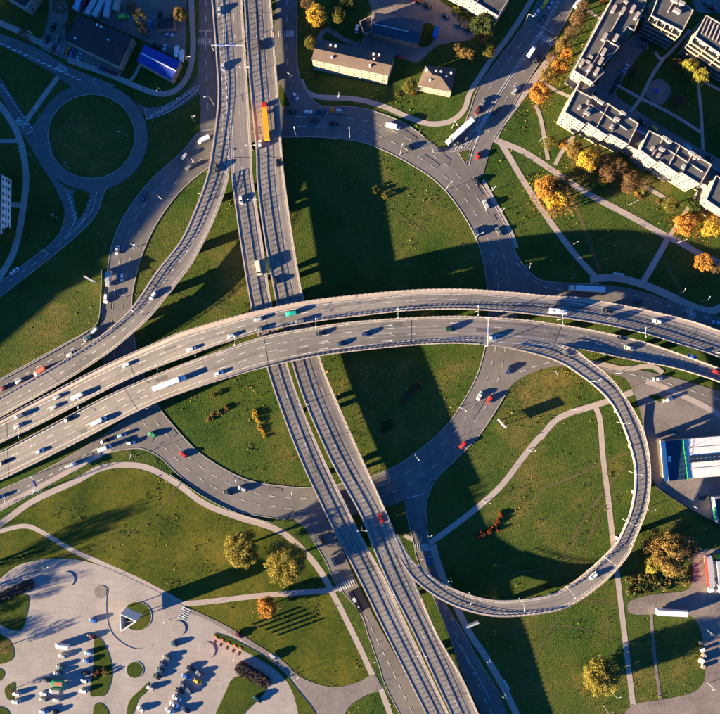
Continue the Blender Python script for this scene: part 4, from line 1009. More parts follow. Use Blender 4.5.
SH = [(98,671,2.6,'rust','left brown ball shrub in the crescent island'),(95,675,2.4,'rust','lower brown ball shrub in the crescent island'),(104,669,2.4,'brown','upper brown ball shrub in the crescent island'),(105,673,3.6,'tan','pale round shrub at the right of the crescent island'),
 (547,587,2.6,'rust','small rusty shrub inside the loop by the ramp'),(413,94,2.6,'rust','rusty shrub by the yellow green tree below the villa'),(456,11,4.5,'lemon','yellow hedge shrub beneath the white fronted block, left'),(464,15,5,'olive','olive hedge shrub beneath the white fronted block, middle'),(473,20,4,'olive','olive hedge shrub beneath the white fronted block, right'),
 (622,186,2.4,'rust','small orange ball shrub leftmost before the block'),(629,190,2.4,'rust','small orange ball shrub second from left before the block'),(636,193.5,2.4,'orange','small orange ball shrub in the middle before the block'),(643,192,2.4,'lemon','bright yellow ball shrub before the block'),(640,197,2.2,'rust','small orange ball shrub lowest before the block'),
 (658,202,3,'brown','brown shrub on the lawn by the little path'),(317,76,2.5,'rust','reddish shrub at the lower left corner of the long cream house'),(398,94,2.5,'olive','green shrub right of the long cream house'),(388,424,6,'green','loose green shrub in the shaded centre grass'),(384,430,4,'green','smaller green shrub beside the loose one in the centre grass'),
 (376,191,4,'olive','low weedy shrub in the upper centre grass'),(385,196,4,'olive','weedy shrub right of the low one in the upper centre grass'),(213,395,3,'olive','dark tuft on the lower left infield')]
for s in SH: bush(*s)
rnd = random.Random(5)
for (x0, y0, x1, y1, n, leaf, what, w) in ((253,410,264,437,11,'yellow','golden shrub in the steep row beside the straight viaduct',1.2),(206,420,228,407,12,'tan','yellowish shrub in the row on the lower left infield',1.6),
        (420,383,400,404,13,'brown','brown shrub in the slanting row on the shaded infield',1.8),(502,510,497,524,8,'rust','rusty red shrub in the upper arm of the red clump',1.6),(497,526,477,537,12,'rust','rusty red shrub in the lower arm of the red clump',2.6),(430,392,440,420,0,'olive','',1)):
    for k in range(n):
        t = (k+.5)/n; bush(x0+(x1-x0)*t+rnd.uniform(-w, w), y0+(y1-y0)*t+rnd.uniform(-w, w), rnd.uniform(1.7, 2.9), leaf, ORD[k]+' '+what.replace(' in the ', ' from the upper end in the '), group='shrubs of the '+what.split(' in the ')[-1])
def hedge(name, label, a, b, w, h):
    A, B = P(*a, 0), P(*b, 0); d = (B-A); L = d.length; ang = math.atan2(d.y, d.x); c = (A+B)/2; mb = MB(); rnd = random.Random(3)
    W = w*H/F
    for k in range(int(L*W*16)):
        while True:
            u, v = rnd.uniform(-1, 1), rnd.uniform(-1, 1)
            if max(0, abs(u)*L/2-(L/2-W/2))**2+(v*W/2)**2 < (W/2)**2: break
        z = rnd.uniform(.1, 1)*h*(1-.25*v*v); s = rnd.uniform(.16, .34)
        p = Vector((u*L/2, v*W/2, z)); n = Vector((rnd.gauss(0, 1), rnd.gauss(0, 1), rnd.gauss(.6, 1))).normalized(); x = n.orthogonal().normalized(); y = n.cross(x)
        mb.face([p-x*s, p-y*s, p+x*s, p+y*s])
    core = MB(); core.prism([(L*.5*cx, W*.5*cy) for cx, cy in ((-.9,-.7),(.9,-.7),(.97,0),(.9,.7),(-.9,.7),(-.97,0))], 0, h*.8)
    mb.add(core.v, core.f)
    o = mb.build(name, LEAF['hedge'], None, (c.x, c.y, 0), ang); tag(o, label, 'hedge'); return o
hedge('clipped_hedge', 'dark brown clipped hedge on the car park corner island', (236,664), (270,684), 13.5, 2.3)
hedge('clipped_hedge', 'dark brown clipped hedge on the island at the left edge', (-25,608), (35,582), 10, 1.8)
b = MB(); rnd = random.Random(21)
for cx, cy, r, n, mi in ((556,200,17,1500,0),(549,188,15,900,1),(590,172,18,900,0),(618,180,20,700,2),(560,60,14,500,0),(540,98,12,500,0),(690,226,16,700,0),(712,224,13,500,1),(706,266,12,350,0),(318,18,15,450,1),(670,560,24,900,2),(268,609,11,220,0),(600,678,16,300,1),(484,38,10,200,0),(548,80,12,300,0),(575,30,14,400,2)):
    for k in range(n):
        p = P(rnd.gauss(cx, r*.6), rnd.gauss(cy, r*.5), 0); s = rnd.uniform(.10, .24); a = rnd.uniform(0, 6.28); x = Vector((math.cos(a), math.sin(a), rnd.uniform(-.3, .3)))*s; y = Vector((-math.sin(a), math.cos(a), rnd.uniform(-.3, .3)))*s
        p.z = .26; b.face([p-x, p-y, p+x, p+y], mi)
tag(b.build('leaf_litter', [LEAF['orange'], LEAF['yellow'], LEAF['brown']]), 'fallen orange and brown leaves scattered under the trees', 'leaves', kind='stuff')
# thicket of low bushes by the truck yard
b = MB(); rnd = random.Random(9)
TH = [(625,567),(640,574),(660,575),(688,566),(690,585),(680,588),(651,592),(627,598)]
tp = [tuple(P(*p, 0)[:2]) for p in TH]
for k in range(170):
    while True:
        x, y = rnd.uniform(min(p[0] for p in tp), max(p[0] for p in tp)), rnd.uniform(min(p[1] for p in tp), max(p[1] for p in tp))
        if inside(x, y, tp): break
    r = rnd.uniform(.5, 1.3); mi = rnd.choice((0, 0, 1, 2, 3)) 
    for j in range(34):
        d = Vector((rnd.gauss(0, 1), rnd.gauss(0, 1), abs(rnd.gauss(0, 1)))).normalized(); p = Vector((x, y, r*.4))+d*r*rnd.uniform(.6, 1); s = rnd.uniform(.12, .28)
        n = (d+Vector((rnd.gauss(0, .6), rnd.gauss(0, .6), rnd.gauss(0, .6)))).normalized(); xx = n.orthogonal().normalized(); yy = n.cross(xx); b.face([p-xx*s, p-yy*s, p+xx*s, p+yy*s], mi)
tag(b.build('thicket', [LEAF['green'], LEAF['olive'], LEAF['tan'], LEAF['brown']]), 'dense low thicket of mixed green and brown bushes by the truck yard', 'bushes', kind='stuff')
# rough grass tufts and weeds
b = MB(); rnd = random.Random(11); cnt = 0
cl = [(rnd.uniform(-20, 740), rnd.uniform(-20, 735), rnd.uniform(4, 26)) for _ in range(760)]
for cx, cy, cr in cl:
    for k in range(rnd.randint(5, 36)):
        px, py = rnd.gauss(cx, cr*.5), rnd.gauss(cy, cr*.5); p = P(px, py, 0)
        if paved(p.x, p.y): continue
        if 205 < px < 480 and False: continue
        m = 0 if rnd.random() < .82 else rnd.choice((1, 2)); r = rnd.uniform(.12, .42) if m == 0 else rnd.uniform(.25, .6)
        for j in range(6):
            a = rnd.uniform(0, 6.28); t = Vector((math.cos(a)*r, math.sin(a)*r, r*rnd.uniform(.4, 1.0))); q = Vector((-math.sin(a), math.cos(a), 0))*r*.35
            b.face([p+q+Vector((0, 0, .01)), p+t*.6+q*.8, p+t, p-q+Vector((0, 0, .01))], m)
        cnt += 1
tag(b.build('grass_tufts', [LEAF['green'], LEAF['olive'], LEAF['lemon']]), 'rough tufts and weeds scattered through the grass', 'grass', kind='stuff')

# ------------------------------------------------------------------ vehicles
def loft(stations, mi=0, mb=None):
    """stations: (x, halfwidth, z0, z1, inset) -> closed hull with rounded shoulders"""
    mb = mb or MB(); rings = []
    for x, w, z0, z1, ins in stations:
        rings.append([(x, -w*.96, z0), (x, -w, (z0+z1)*.5), (x, -w+ins, z1-.03), (x, -w+ins*2.2, z1), (x, w-ins*2.2, z1), (x, w-ins, z1-.03), (x, w, (z0+z1)*.5), (x, w*.96, z0)])
    for p, q in zip(rings, rings[1:]):
        n = len(p)
        for k in range(n): mb.face([p[k], p[(k+1) % n], q[(k+1) % n], q[k]][::-1], mi)
    mb.face(rings[0], mi); mb.face(rings[-1][::-1], mi)
    return mb
MC = {}
def cached(key, fn):
    if key not in MC: MC[key] = fn()
    return MC[key]
def wheel_mesh():
    b = MB(); b.tube((0, -.11, 0), (0, .11, 0), .32, .32, 14, 0); b.tube((0, -.12, 0), (0, .12, 0), .19, .19, 10, 1); return b.mesh('wheel', [M['tyre'], M['steel']])
def parts_car(root, col, kind):
    L, W = {'hatchback': (4.1, .88), 'sedan': (4.6, .90), 'suv': (4.7, .95), 'estate': (4.7, .90)}[kind]
    hh = {'hatchback': 1.46, 'sedan': 1.42, 'suv': 1.72, 'estate': 1.46}[kind]; l = L/2; belt = hh*.63
    rear = {'hatchback': (-l+.12, -l+.55), 'sedan': (-l+.75, -l+1.35), 'suv': (-l+.12, -l+.5), 'estate': (-l+.12, -l+.55)}[kind]
    def body():
        return loft([(-l, W*.80, .42, belt*.86, .06), (-l+.18, W*.95, .28, belt*.98, .05), (-l+.9, W, .22, belt, .05), (.6, W, .22, belt, .05), (l-1.0, W*.99, .22, belt*.93, .06), (l-.35, W*.93, .26, belt*.80, .07), (l-.05, W*.78, .38, belt*.66, .07), (l, W*.66, .42, belt*.58, .05)]).mesh('body', [CM[col]])
    def glass():
        b = MB(); z0, z1 = belt-.03, hh-.05; f0, f1 = l-1.25, l-1.95; w0, w1 = W*.93, W*.74
        lo = [(rear[0], -w0, z0), (f0, -w0, z0), (f0, w0, z0), (rear[0], w0, z0)]; hi = [(rear[1], -w1, z1), (f1, -w1, z1), (f1, w1, z1), (rear[1], w1, z1)]
        b.add(lo+hi, [(3, 2, 1, 0), (4, 5, 6, 7), (0, 1, 5, 4), (1, 2, 6, 5), (2, 3, 7, 6), (3, 0, 4, 7)]); return b.mesh('window', [M['glass']])
    def roof():
        f1 = l-1.95; w1 = W*.74
        return loft([(rear[1]-.04, w1*.94, hh-.07, hh-.02, .05), (rear[1]+.3, w1*1.0, hh-.06, hh, .06), (f1-.3, w1*1.0, hh-.06, hh+.01, .06), (f1+.05, w1*.95, hh-.07, hh-.03, .05)]).mesh('roof', [CM[col]])
    link('body', cached(('b', kind, col), body), root); link('window', cached(('g', kind), glass), root); link('roof', cached(('r', kind, col), roof), root)
    wm = cached('wheel', wheel_mesh); hl = cached('hl', lambda: (lambda b: (b.box((0, 0, 0), (.10, .32, .14)), b.mesh('headlight', [M['lglass']]))[1])(MB()))
    for sx in (-1, 1):
        for sy in (-1, 1): link('wheel', wm, root, (sx*L*.30, sy*(W-.08), .32))
    for sy in (-1, 1): link('headlight', hl, root, (l-.06, sy*W*.58, belt*.62))
def parts_van(root, col, L=5.4, W=1.0, h=2.3, glassroof=False):
    l = L/2
    def body(): return loft([(-l, W*.97, .35, h*.97, .07), (-l+.1, W, .28, h, .07), (l-1.9, W, .28, h, .07), (l-1.35, W*.99, .28, h*.93, .12), (l-.85, W*.97, .3, h*.55, .12), (l-.15, W*.86, .34, h*.42, .1), (l, W*.75, .42, h*.34, .06)]).mesh('body', [CM[col]])
    def glass():
        b = MB(); b.face([(l-1.30, -W*.84, h*.93), (l-.80, -W*.86, h*.58), (l-.80, W*.86, h*.58), (l-1.30, W*.84, h*.93)]); b.face([(l-1.30, W*.84, h*.90), (l-.80, W*.86, h*.54), (l-.80, -W*.86, h*.54), (l-1.30, -W*.84, h*.90)])
        for s in (-1, 1): b.box((l-2.0, s*(W+.002), h*.72), (1.2, .03, h*.24)); 
        return b.mesh('windscreen', [M['glass']])
    link('body', cached(('vb', L, h, col), body), root); link('windscreen', cached(('vg', L, h), glass), root)
    wm = cached('wheel', wheel_mesh); hl = MC.get('hl')
    for sx in (-1, 1):
        for sy in (-1, 1): link('wheel', wm, root, (sx*L*.31, sy*(W-.1), .33))
def box_mesh(nm, mats, items):
    b = MB()
    for c, d, m in items: b.box(c, d, m)
    return b.mesh(nm, mats)
def bevel_cab(col, L=2.1, W=1.22, h=2.9):
    return loft([(-L/2, W, .5, h*.96, .1), (-L/2+.2, W, .45, h, .1), (L/2-.35, W, .45, h*.98, .12), (L/2-.05, W*.96, .5, h*.72, .12), (L/2, W*.92, .5, h*.5, .08)]).mesh('cab', [CM[col]])
def parts_semi(root, cabcol, trcol, L=16.0, side=None):
    l = L/2; tl = L-3.0
    link('cab', cached(('cab', cabcol), lambda: bevel_cab(cabcol)), root, (l-1.1, 0, 0))
    w = cached('cabglass', lambda: box_mesh('windscreen', [M['glass']], [((0, 0, 0), (.06, 2.1, .8), 0)])); link('windscreen', w, root, (l-.06, 0, 1.75))
    def tr(): 
        its = [((0, 0, 2.35), (tl, 2.5, 2.75), 0), ((0, 0, .85), (tl*.98, .9, .25), 2)]
        
        if side: its += [((0, -1.27, 2.35), (tl, .08, 2.7), 1)]
        return box_mesh('trailer', [CM[trcol], CM[side or trcol], M['steel']], its)
    link('trailer', cached(('tr', trcol, L, side), tr), root, (-l+tl/2, 0, 0))
    wm = cached('bigwheel', lambda: (lambda b: (b.tube((0, -.16, 0), (0, .16, 0), .5, .5, 14, 0), b.tube((0, -.17, 0), (0, .17, 0), .26, .26, 8, 1), b.mesh('wheel', [M['tyre'], M['steel']]))[2])(MB()))
    for x in (l-1.4, l-4.6, -l+1.2, -l+2.5, -l+3.8):
        for s in (-1, 1): link('wheel', wm, root, (x, s*1.05, .5))
def parts_truck(root, cabcol, boxcol, L=7.5, top=None, h=3.2, flat=False):
    l = L/2; bl = L-2.2
    link('cab', cached(('cab', cabcol), lambda: bevel_cab(cabcol)), root, (l-1.05, 0, 0)).scale = (1, .88, .82)
    w = cached('cabglass', lambda: box_mesh('windscreen', [M['glass']], [((0, 0, 0), (.06, 2.1, .8), 0)])); link('windscreen', w, root, (l-.05, 0, 1.5)).scale = (1, .85, .8)
    def bx():
        if flat: its = [((0, 0, 1.05), (bl, 2.2, .2), 0), ((0, 1.08, 1.35), (bl, .06, .45), 1), ((0, -1.08, 1.35), (bl, .06, .45), 1), ((bl*.1, .1, 1.4), (bl*.5, 1.2, .6), 2)]
        else: its = [((0, 0, (h+.8)/2), (bl, 2.3, h-.8), 0), ((0, 0, h+.03), (bl*.86, 1.5, .06), 1)]
        return box_mesh('load_bed' if flat else 'cargo_box', [CM[boxcol], CM[top or boxcol], M['steel']], its)
    link('load_bed' if flat else 'cargo_box', cached(('bx', boxcol, L, top, h, flat), bx), root, (-l+bl/2, 0, 0))
    wm = cached('wheel', wheel_mesh)
    for x in (l-1.2, -l+1.3):
        for s in (-1, 1): link('wheel', wm, root, (x, s*.95, .36)).scale = (1.15, 1.3, 1.15)
def parts_bus(root, col, L=12, h=3.0, roofcol=None):
    l = L/2
    link('body', cached(('bus', col, L), lambda: loft([(-l, 1.18, .4, h*.97, .12), (-l+.15, 1.25, .35, h, .12), (l-.3, 1.25, .35, h, .12), (l, 1.15, .4, h*.92, .12)]).mesh('body', [CM[col]])), root)
    link('window_band', cached(('busw', L), lambda: box_mesh('window_band', [M['glass']], [((0, 0, 0), (L*.94, 2.54, .8), 0), ((l-.02, 0, 0), (.06, 2.1, 1.0), 0)])), root, (0, 0, 1.85))
    link('roof_unit', cached('busac', lambda: box_mesh('roof_unit', [M['steel']], [((0, 0, 0), (2.2, 1.5, .25), 0), ((4, 0, -.05), (.8, .8, .15), 0)])), root, (-1.5, 0, h+.1))
    wm = cached('wheel', wheel_mesh)
    for x in (l-2.5, -l+3):
        for s in (-1, 1): link('wheel', wm, root, (x, s*1.1, .45)).scale = (1.4, 1.5, 1.4)
ALL = []
def vehicle(px, py, where, kind, col, label, col2=None, L=None, group=None, side=None):
    """where: deck key (+ 'r' suffix = driving against the ribbon direction) or heading in degrees"""
    if isinstance(where, str):
        rev = where.endswith('-'); p, a = DECKS[where.rstrip('-')].locate(px, py); a += math.pi if rev else 0
    else:
        p = P(px, py, .9); p.z = .12; a = R(where)
        if inroad(p): p.z = .13
    z = p.z; p = P(px, py, z+.8); p.z = z
    nm = {'hatchback': 'car', 'sedan': 'car', 'suv': 'car', 'estate': 'car', 'van': 'van', 'bigvan': 'van', 'minibus': 'minibus', 'semi': 'semi_truck', 'truck': 'box_truck', 'flatbed': 'flatbed_truck', 'bus': 'bus', 'container': 'trailer'}[kind]
    cat = {'car': 'car', 'van': 'van', 'minibus': 'minibus', 'semi_truck': 'truck', 'box_truck': 'truck', 'flatbed_truck': 'truck', 'bus': 'bus', 'trailer': 'trailer'}[nm]
    root = empty(nm, tuple(p), a); tag(root, label, cat, group)
    if nm == 'car': parts_car(root, col, kind)
    elif kind == 'van': parts_van(root, col, L or 4.9, .95, 1.95)
    elif kind == 'bigvan': parts_van(root, col, L or 6.2, 1.02, 2.6)
    elif kind == 'minibus': parts_van(root, col, L or 6.8, 1.05, 2.6)
    elif kind == 'semi': parts_semi(root, col, col2 or col, L or 16, side)
    elif kind == 'truck': parts_truck(root, col, col2 or col, L or 7.5, side)
    elif kind == 'flatbed': parts_truck(root, col, col2 or col, L or 7.0, side, flat=True)
    elif kind == 'bus': parts_bus(root, col, L or 12)
    elif kind == 'container':
        LL = L or 13; link('cargo_box', cached(('ct', col, LL, side), lambda: box_mesh('cargo_box', [CM[col], CM[side or col], M['steel']], [((0, 0, 2.3), (LL, 2.5, 2.7), 0)]+([((0, 1.27, 2.3), (LL, .06, 2.6), 1)] if side else []))), root)
        link('chassis', cached(('cc', LL), lambda: box_mesh('chassis', [M['tyre']], [((0, 0, .75), (LL*.96, 1.0, .3), 0)])), root)
        wm = cached('wheel', wheel_mesh)
        for x in (-LL/2+1.2, -LL/2+2.4):
            for s in (-1, 1): link('wheel', wm, root, (x, s*1.05, .45)).scale = (1.4, 1.5, 1.4)
    ALL.append((root, px, py)); return root
def inroad(p): return True
V = vehicle
G1, G2, G3 = 'traffic on the curved viaduct', 'traffic on the ring road', 'cars parked on the plaza'
# --- upper westbound deck
for r in [
 (191,349,'v2u-','sedan','white','white car on the upper westbound deck just right of where the ramp joins'),
 (232,335.5,'v2u-','sedan','silver','silver car on the upper westbound deck before the straight viaduct'),
 (258,319.5,'v2u-','hatchback','silver','pale silver car in the outer lane of the upper deck over the straight viaduct'),
 (260,329,'v2u-','sedan','grey','dark grey car beside the pale silver one in the inner lane of the upper deck'),
 (291,313.5,'v2u-','van','teal','bright turquoise van on the upper deck above the straight viaduct'),
 (300,321.5,'v2u-','suv','grey','dark car right behind the turquoise van on the upper deck'),
 (607,310.5,'v2u-','sedan','black','black car in the outer lane of the upper deck right of the white bus'),
 (613,319,'v2u-','suv','grey','dark grey car in the inner lane of the upper deck right of the white bus'),
 (657.5,321.5,'v2u-','hatchback','white','white car in the outer lane near the right end of the upper deck'),
 (126,365,'v2u-','hatchback','white','white car alone on the upper deck left of the turquoise van and ramp'),
 (57,397,'v2u-','hatchback','silver','silver car in the outer lane at the left end of the upper deck'),
 (54,407,'v2u-','hatchback','silver','silver car in the inner lane at the left end of the upper deck'),
 (18,426,'v2u-','sedan','silver','silver car in the inner lane nearest the left edge of the upper deck'),
 (321,333.5,'v2l','sedan','black','black car in the top lane of the lower eastbound deck over the straight viaduct'),
 (341,344,'v2l','sedan','dark blue','dark blue car in the bottom lane of the lower deck over the straight viaduct'),
 (366.5,334,'v2l','sedan','dark blue','dark blue car in the middle lane of the lower deck right of the straight viaduct'),
 (450,329,'v2l','suv','dark green','dark car with green tint in the middle of the lower deck'),
 (492,338,'v2l','hatchback','white','white car on the lower deck next to the lamp where the loop ramp leaves'),
 (622,338,'v2l','sedan','black','black car in the upper lane of the lower deck at the right'),
 (692.5,356.5,'v2l','sedan','blue','bright blue car on the lower deck near the right edge'),
 (717.5,372,'v2l','hatchback','red','red car on the lower deck cut by the right edge'),
 (40,451,'v2l','hatchback','white','white car on the lower eastbound deck near the left edge'),
 (3,462.5,'v2l','sedan','black','black car on the lower deck at the left edge'),
 (219,373,'v2l','hatchback','white','small white car following ahead of the white semi truck on the lower deck'),
 (567.5,353,'loop','hatchback','grey','dark car entering the loop ramp'),
 (593.5,576,'loop','suv','white','white car at the bottom of the loop ramp'),
 (153,295.5,'rampw','estate','white','white car driving down the curved ramp bridge at the left'),
 (217,168,'rampw','hatchback','black','black car on the ramp beside the hatched gore'),
 (219.5,11,'rampw','hatchback','silver','silver car at the top edge in the ramp lane'),
 (223,67,'rampw','hatchback','silver','silver car in the ramp lane below the sign gantry'),
 (381,518,'v1r-','estate','red','red car on the straight viaduct below the crossing'),
 (261,45,'v1r-','van','black','black van near the top of the northbound carriageway'),
 (260,144,'v1r-','hatchback','white','white car following the red truck with the yellow trailer'),
 (278,163,'v1r-','hatchback','black','black car at the outer edge of the northbound carriageway'),
 (276,280,'v1r-','hatchback','black','black car on the northbound carriageway just above the curved viaduct'),
 (241,200,'v1l','hatchback','white','white car alone on the southbound carriageway'),
]: V(*r, group=G1 if r[2][:2] == 'v2' else None)
V(19,416,'v2u-','van','grey','dark van with silver nose at the left end of the upper deck', group=G1)
V(77,396.5,'v2u-','bigvan','white','white van in the inner lane of the upper deck near the left end', group=G1)
V(557,311.5,'v2u-','bus','white','white bus on the upper deck with its shadow over two lanes', None, 8, group=G1)
V(629.5,348,'v2l','estate','cream','cream car with yellow rear on the lower deck at the right', group=G1)
V(99,421,'v2l','bigvan','white','white delivery van with blue nose on the lower deck at left', None, 7.5, group=G1)
V(69,419,'v2l','sedan','black','black car with orange stripe on the lower deck at left', group=G1)
V(170,383,'v2l','semi','white','white semi truck on the lower deck left of the infield', 'white', 16, group=G1)
V(258.6,268,'v1l','minibus','cream','cream minibus on the southbound carriageway')
V(266,122,'v1r-','semi','red','red truck with long yellow trailer on the northbound carriageway', 'amber', 18)
# --- ring road and other ground roads
for r in [
 (19,381,210,'hatchback','silver','silver car on the north west road at the left edge'),(3,388,208,'sedan','dark red','dark car at the very left edge of the north west road'),
 (70.6,354,208,'sedan','silver','silver car on the north west road behind the red van'),(88,338,215,'suv','dark teal','dark teal car on the road beneath the ramp, beside a white one'),(94.5,330.5,222,'hatchback','white','white car near the kerb just before the ramp bridge'),
 (106,298.5,265,'suv','white','white car behind the silver truck by the grey wall of the ring road'),(122,277.5,262,'hatchback','white','white car in the inner lane beside the silver truck'),(117,250,260,'sedan','white','white car on the ring road west side ahead of the truck'),(144,198,235,'sedan','dark blue','dark blue car on the shaded upper left part of ring road'),
 (184.5,156,225,'hatchback','silver','silver car on the ring road in front of the white van under the ramp'),(189.5,167,210,'sedan','grey','dark car in the inner lane near the upper left ramp'),
 (122,435,20,'hatchback','light blue','pale blue car waiting under the lower deck by the ring road'),(131,443,8,'hatchback','white','white car at the give way line of the west road'),(105,441,22,'sedan','black','black car queuing on the west road'),(0,497,20,'hatchback','silver','silver car at the left edge of the west road'),
 (152.5,434.6,165,'hatchback','green','bright green car entering from the ring road at lower left'),(183,454.5,150,'hatchback','red','dark red car on the lower left bend of the ring road'),(242.5,489,160,'estate','silver','silver blue car on the bottom of the ring road'),(228,492.5,165,'sedan','black','black car next to the silver blue one on the ring road bottom'),
 (509,370,245,'sedan','dark blue','dark blue car on the ring road just below the curved viaduct'),(480,396,240,'sedan','white','white car on the right side of the ring road beside a red one'),(490,399.6,240,'hatchback','red','bright red car on the ring road right side beside the white one'),(463,445,225,'hatchback','red','red car where the shade begins on the lower right ring road'),
 (486,204.5,115,'suv','silver','silver car on the right of the ring road below the junction'),(477,232.5,118,'suv','dark blue','dark purple blue car in the left lane of the ring road at right'),(499,231.7,120,'sedan','grey','grey car in the right lane of the ring road at right'),(477,181,120,'sedan','black','black car leaving the junction down the ring road'),
 (295.5,96,-55,'hatchback','white','white car joining the ring road from the shaded top road'),(308,111.7,0,'hatchback','white','white car in the shade at the top of the ring road'),(292,112,0,'sedan','black','black car close to the viaduct at the top of the ring road'),(321,112,0,'sedan','dark blue','dark blue car between white car and tow truck, ring road top'),(315,120.5,0,'sedan','black','black car in the middle lane of the ring road top'),(334,123.5,-5,'sedan','black','black car below the orange truck at the ring road top'),
 (410,147.5,-12,'sedan','black','black car crossing the top right of the ring road'),(437.6,150.5,0,'sedan','grey','dark car with orange mark turning below the white semi truck'),(460,142,30,'sedan','black','black car behind the junction island, front of a queue'),(467,138,35,'sedan','grey','grey car second at the junction island'),
 (478.5,155.6,70,'hatchback','red','bright red car right of the triangular traffic island'),(478,110,235,'sedan','dark red','dark red car in the avenue beside the white semi truck'),(483.5,102,235,'sedan','grey','dark grey car in the avenue behind the dark red car'),(497,111,50,'sedan','black','black car in the shadow across the avenue middle'),(516,90,52,'estate','silver','silver car heading up the avenue on the sunlit side'),
 (537,59,55,'sedan','black','dark car behind the white van on the avenue'),(537,12.6,235,'hatchback','white','white car at the upper left lane of the avenue'),(550.6,5,235,'hatchback','light blue','pale blue car beside the yellow van on the avenue'),(543,19,235,'sedan','dark blue','dark blue car below the yellow van on the avenue'),
 (638,301.5,170,'sedan','dark blue','dark blue car in the shade behind the white semi truck, east road'),(716.5,322.5,170,'hatchback','light blue','pale blue car at the right edge of the shaded east road'),
 (658,379,5,'sedan','white','white car on the service road near the forecourt'),(668,399.6,20,'suv','white','white car with blue roof leaving the forecourt'),(674,432.5,5,'sedan','dark teal','dark green car parked above the blue front of the service hall'),(705,498,10,'sedan','black','black car in the shade by the kiosk'),
 (427.5,561,-78,'sedan','blue','blue car in the shade just past the zebra crossing of the south road'),(453,621,-75,'sedan','grey','grey car on the shaded south road beneath the loop ramp'),
 (322,540,-60,'sedan','black','black car on the slip road beside the straight viaduct, upper one'),(334,562,-62,'sedan','dark blue','dark blue car on the slip road beside the viaduct, lower one'),(239,635,-28,'sedan','dark red','dark purple car on the service lane above the banner row'),(274.5,656.5,-30,'suv','silver','silver car on the service lane right of the banner row'),
 (14,271,215,'sedan','white','white car on the shaded road at the left edge'),
]: V(*r, group=G2 if 'ring road' in r[5] else None)
V(40,371.5,212,'bigvan','salmon','salmon red van on the north west road', None, 6.5)
V(109,279.6,265,'truck','silver','silver box truck by the kerb of the ring road west side', 'silver', 7, group=G2)
V(204,140,205,'bigvan','white','white van at the top left mouth of the ring road', group=G2)
V(105,448,22,'bigvan','white','white van behind the black car on the west road')
V(69,466,20,'flatbed','white','flatbed truck with white cab on the west road', 'grey', 7, side='silver')
V(337.5,110.5,178,'flatbed','orange','orange cab recovery truck at the top of the ring road', 'grey', 7, side='silver', group=G2)
V(393,126.5,-14,'bigvan','white','white van in the outer lane of the ring road below the long house', None, 7, group=G2)
V(459.5,132.3,222,'semi','white','white semi truck turning from the avenue onto the ring road', 'white', 16.5)
V(531.5,52,55,'bigvan','white','white van on the avenue below the zebra crossing', None, 6.6)
V(544.5,4,235,'van','yellow','yellow van at the top of the avenue')
V(578,2.5,55,'bigvan','white','white van parked by the brown street tree at the top edge')
V(586,289,176,'semi','white','white semi truck in the shade of the east road', 'white', 17)
V(356,601,-60,'bus','black','dark bus with white rear beneath the edge of the straight viaduct', None, 11)
V(182,56,85,'bigvan','white','white van parked against the fence near the blue roofed shed, right one')
V(177,52,85,'bigvan','white','white van parked near the blue roofed shed, left one')
# --- plaza
for x, y, a, k, c, lab in [
 (63,656,172,'sedan','silver','silver car below the white van at the top of the plaza row'),(60,666.7,175,'hatchback','dark teal','dark teal car third from top in the plaza left row'),(58,673,175,'hatchback','dark blue','dark blue car just above the green trimmed truck'),(46.7,680.5,178,'sedan','black','black car with bright bumper left of the green trimmed truck'),
 (44,693.7,178,'hatchback','white','white car left of the beige van on the plaza'),(44,699.5,178,'sedan','grey','grey car under the white one left of the beige van'),(56.8,700,178,'hatchback','silver','silver car below the beige van'),(16.5,694,178,'hatchback','white','white car by the small oval island at left, upper'),(16,702,178,'sedan','white','white car by the small oval island at left, lower'),
 (43.4,711.7,178,'sedan','light blue','pale blue car at the bottom edge of the left plaza row'),(54,712,178,'sedan','black','black car at the bottom edge of the left plaza row'),
 (88,653,178,'hatchback','light blue','pale blue car at the top of the column beside the crescent island'),(87.5,661,175,'sedan','blue','blue car beside the crescent island'),(85.5,673.3,178,'sedan','black','black car beside the crescent island'),(85,681,178,'sedan','white','white car below the black one by the crescent island'),(83.5,691,178,'hatchback','white','white car lowest by the crescent island'),
 (93,620.4,170,'hatchback','blue','lone blue car near the billboard circle'),(91.5,636.7,170,'sedan','dark red','dark red car at the tip of the crescent island'),
 (174,644,160,'hatchback','dark teal','dark teal car alone below the paved circle at the exit'),(167,657.5,162,'hatchback','grey','grey car topmost of four by the slanting kerb line'),(162.5,664,162,'hatchback','dark blue','dark blue car second of four by the slanting kerb line'),(160,670,162,'hatchback','dark teal','dark teal car third of four by the slanting kerb line'),(156.7,676.7,162,'hatchback','black','black car lowest of four by the slanting kerb line'),(150.7,688,165,'hatchback','silver','silver nosed car by the long slanted island'),(141,709,150,'hatchback','white','white car at the foot of the long slanted island'),
 (190.6,668.7,-25,'sedan','black','black car topmost in the middle plaza cluster'),(186.6,676.4,-20,'sedan','blue','bright blue car in the middle plaza cluster'),(200.5,674,-25,'sedan','grey','dark car above the yellow one'),(198,681.5,-25,'hatchback','yellow','pale yellow car in the middle plaza cluster'),
 (183.5,684.7,-25,'sedan','grey','dark grey car under the bright blue one'),(179.5,691,-25,'sedan','black','black car above the three white cars'),(190,691,-28,'sedan','grey','grey car right of the black one in the middle cluster'),(177,698,-28,'sedan','white','topmost of three white cars at the bottom of the middle cluster'),(174,704.6,-28,'sedan','white','middle one of three white cars at the bottom of the cluster'),(170,711,-28,'sedan','white','lowest of three white cars at the bottom of the cluster'),(186,710,-30,'sedan','dark blue','dark blue car right of the lowest white one'),
 (257.7,699,-35,'suv','dark teal','dark teal car parked alone beside the corner hedge island')]:
    V(x, y, a, k, c, lab, group=G3)
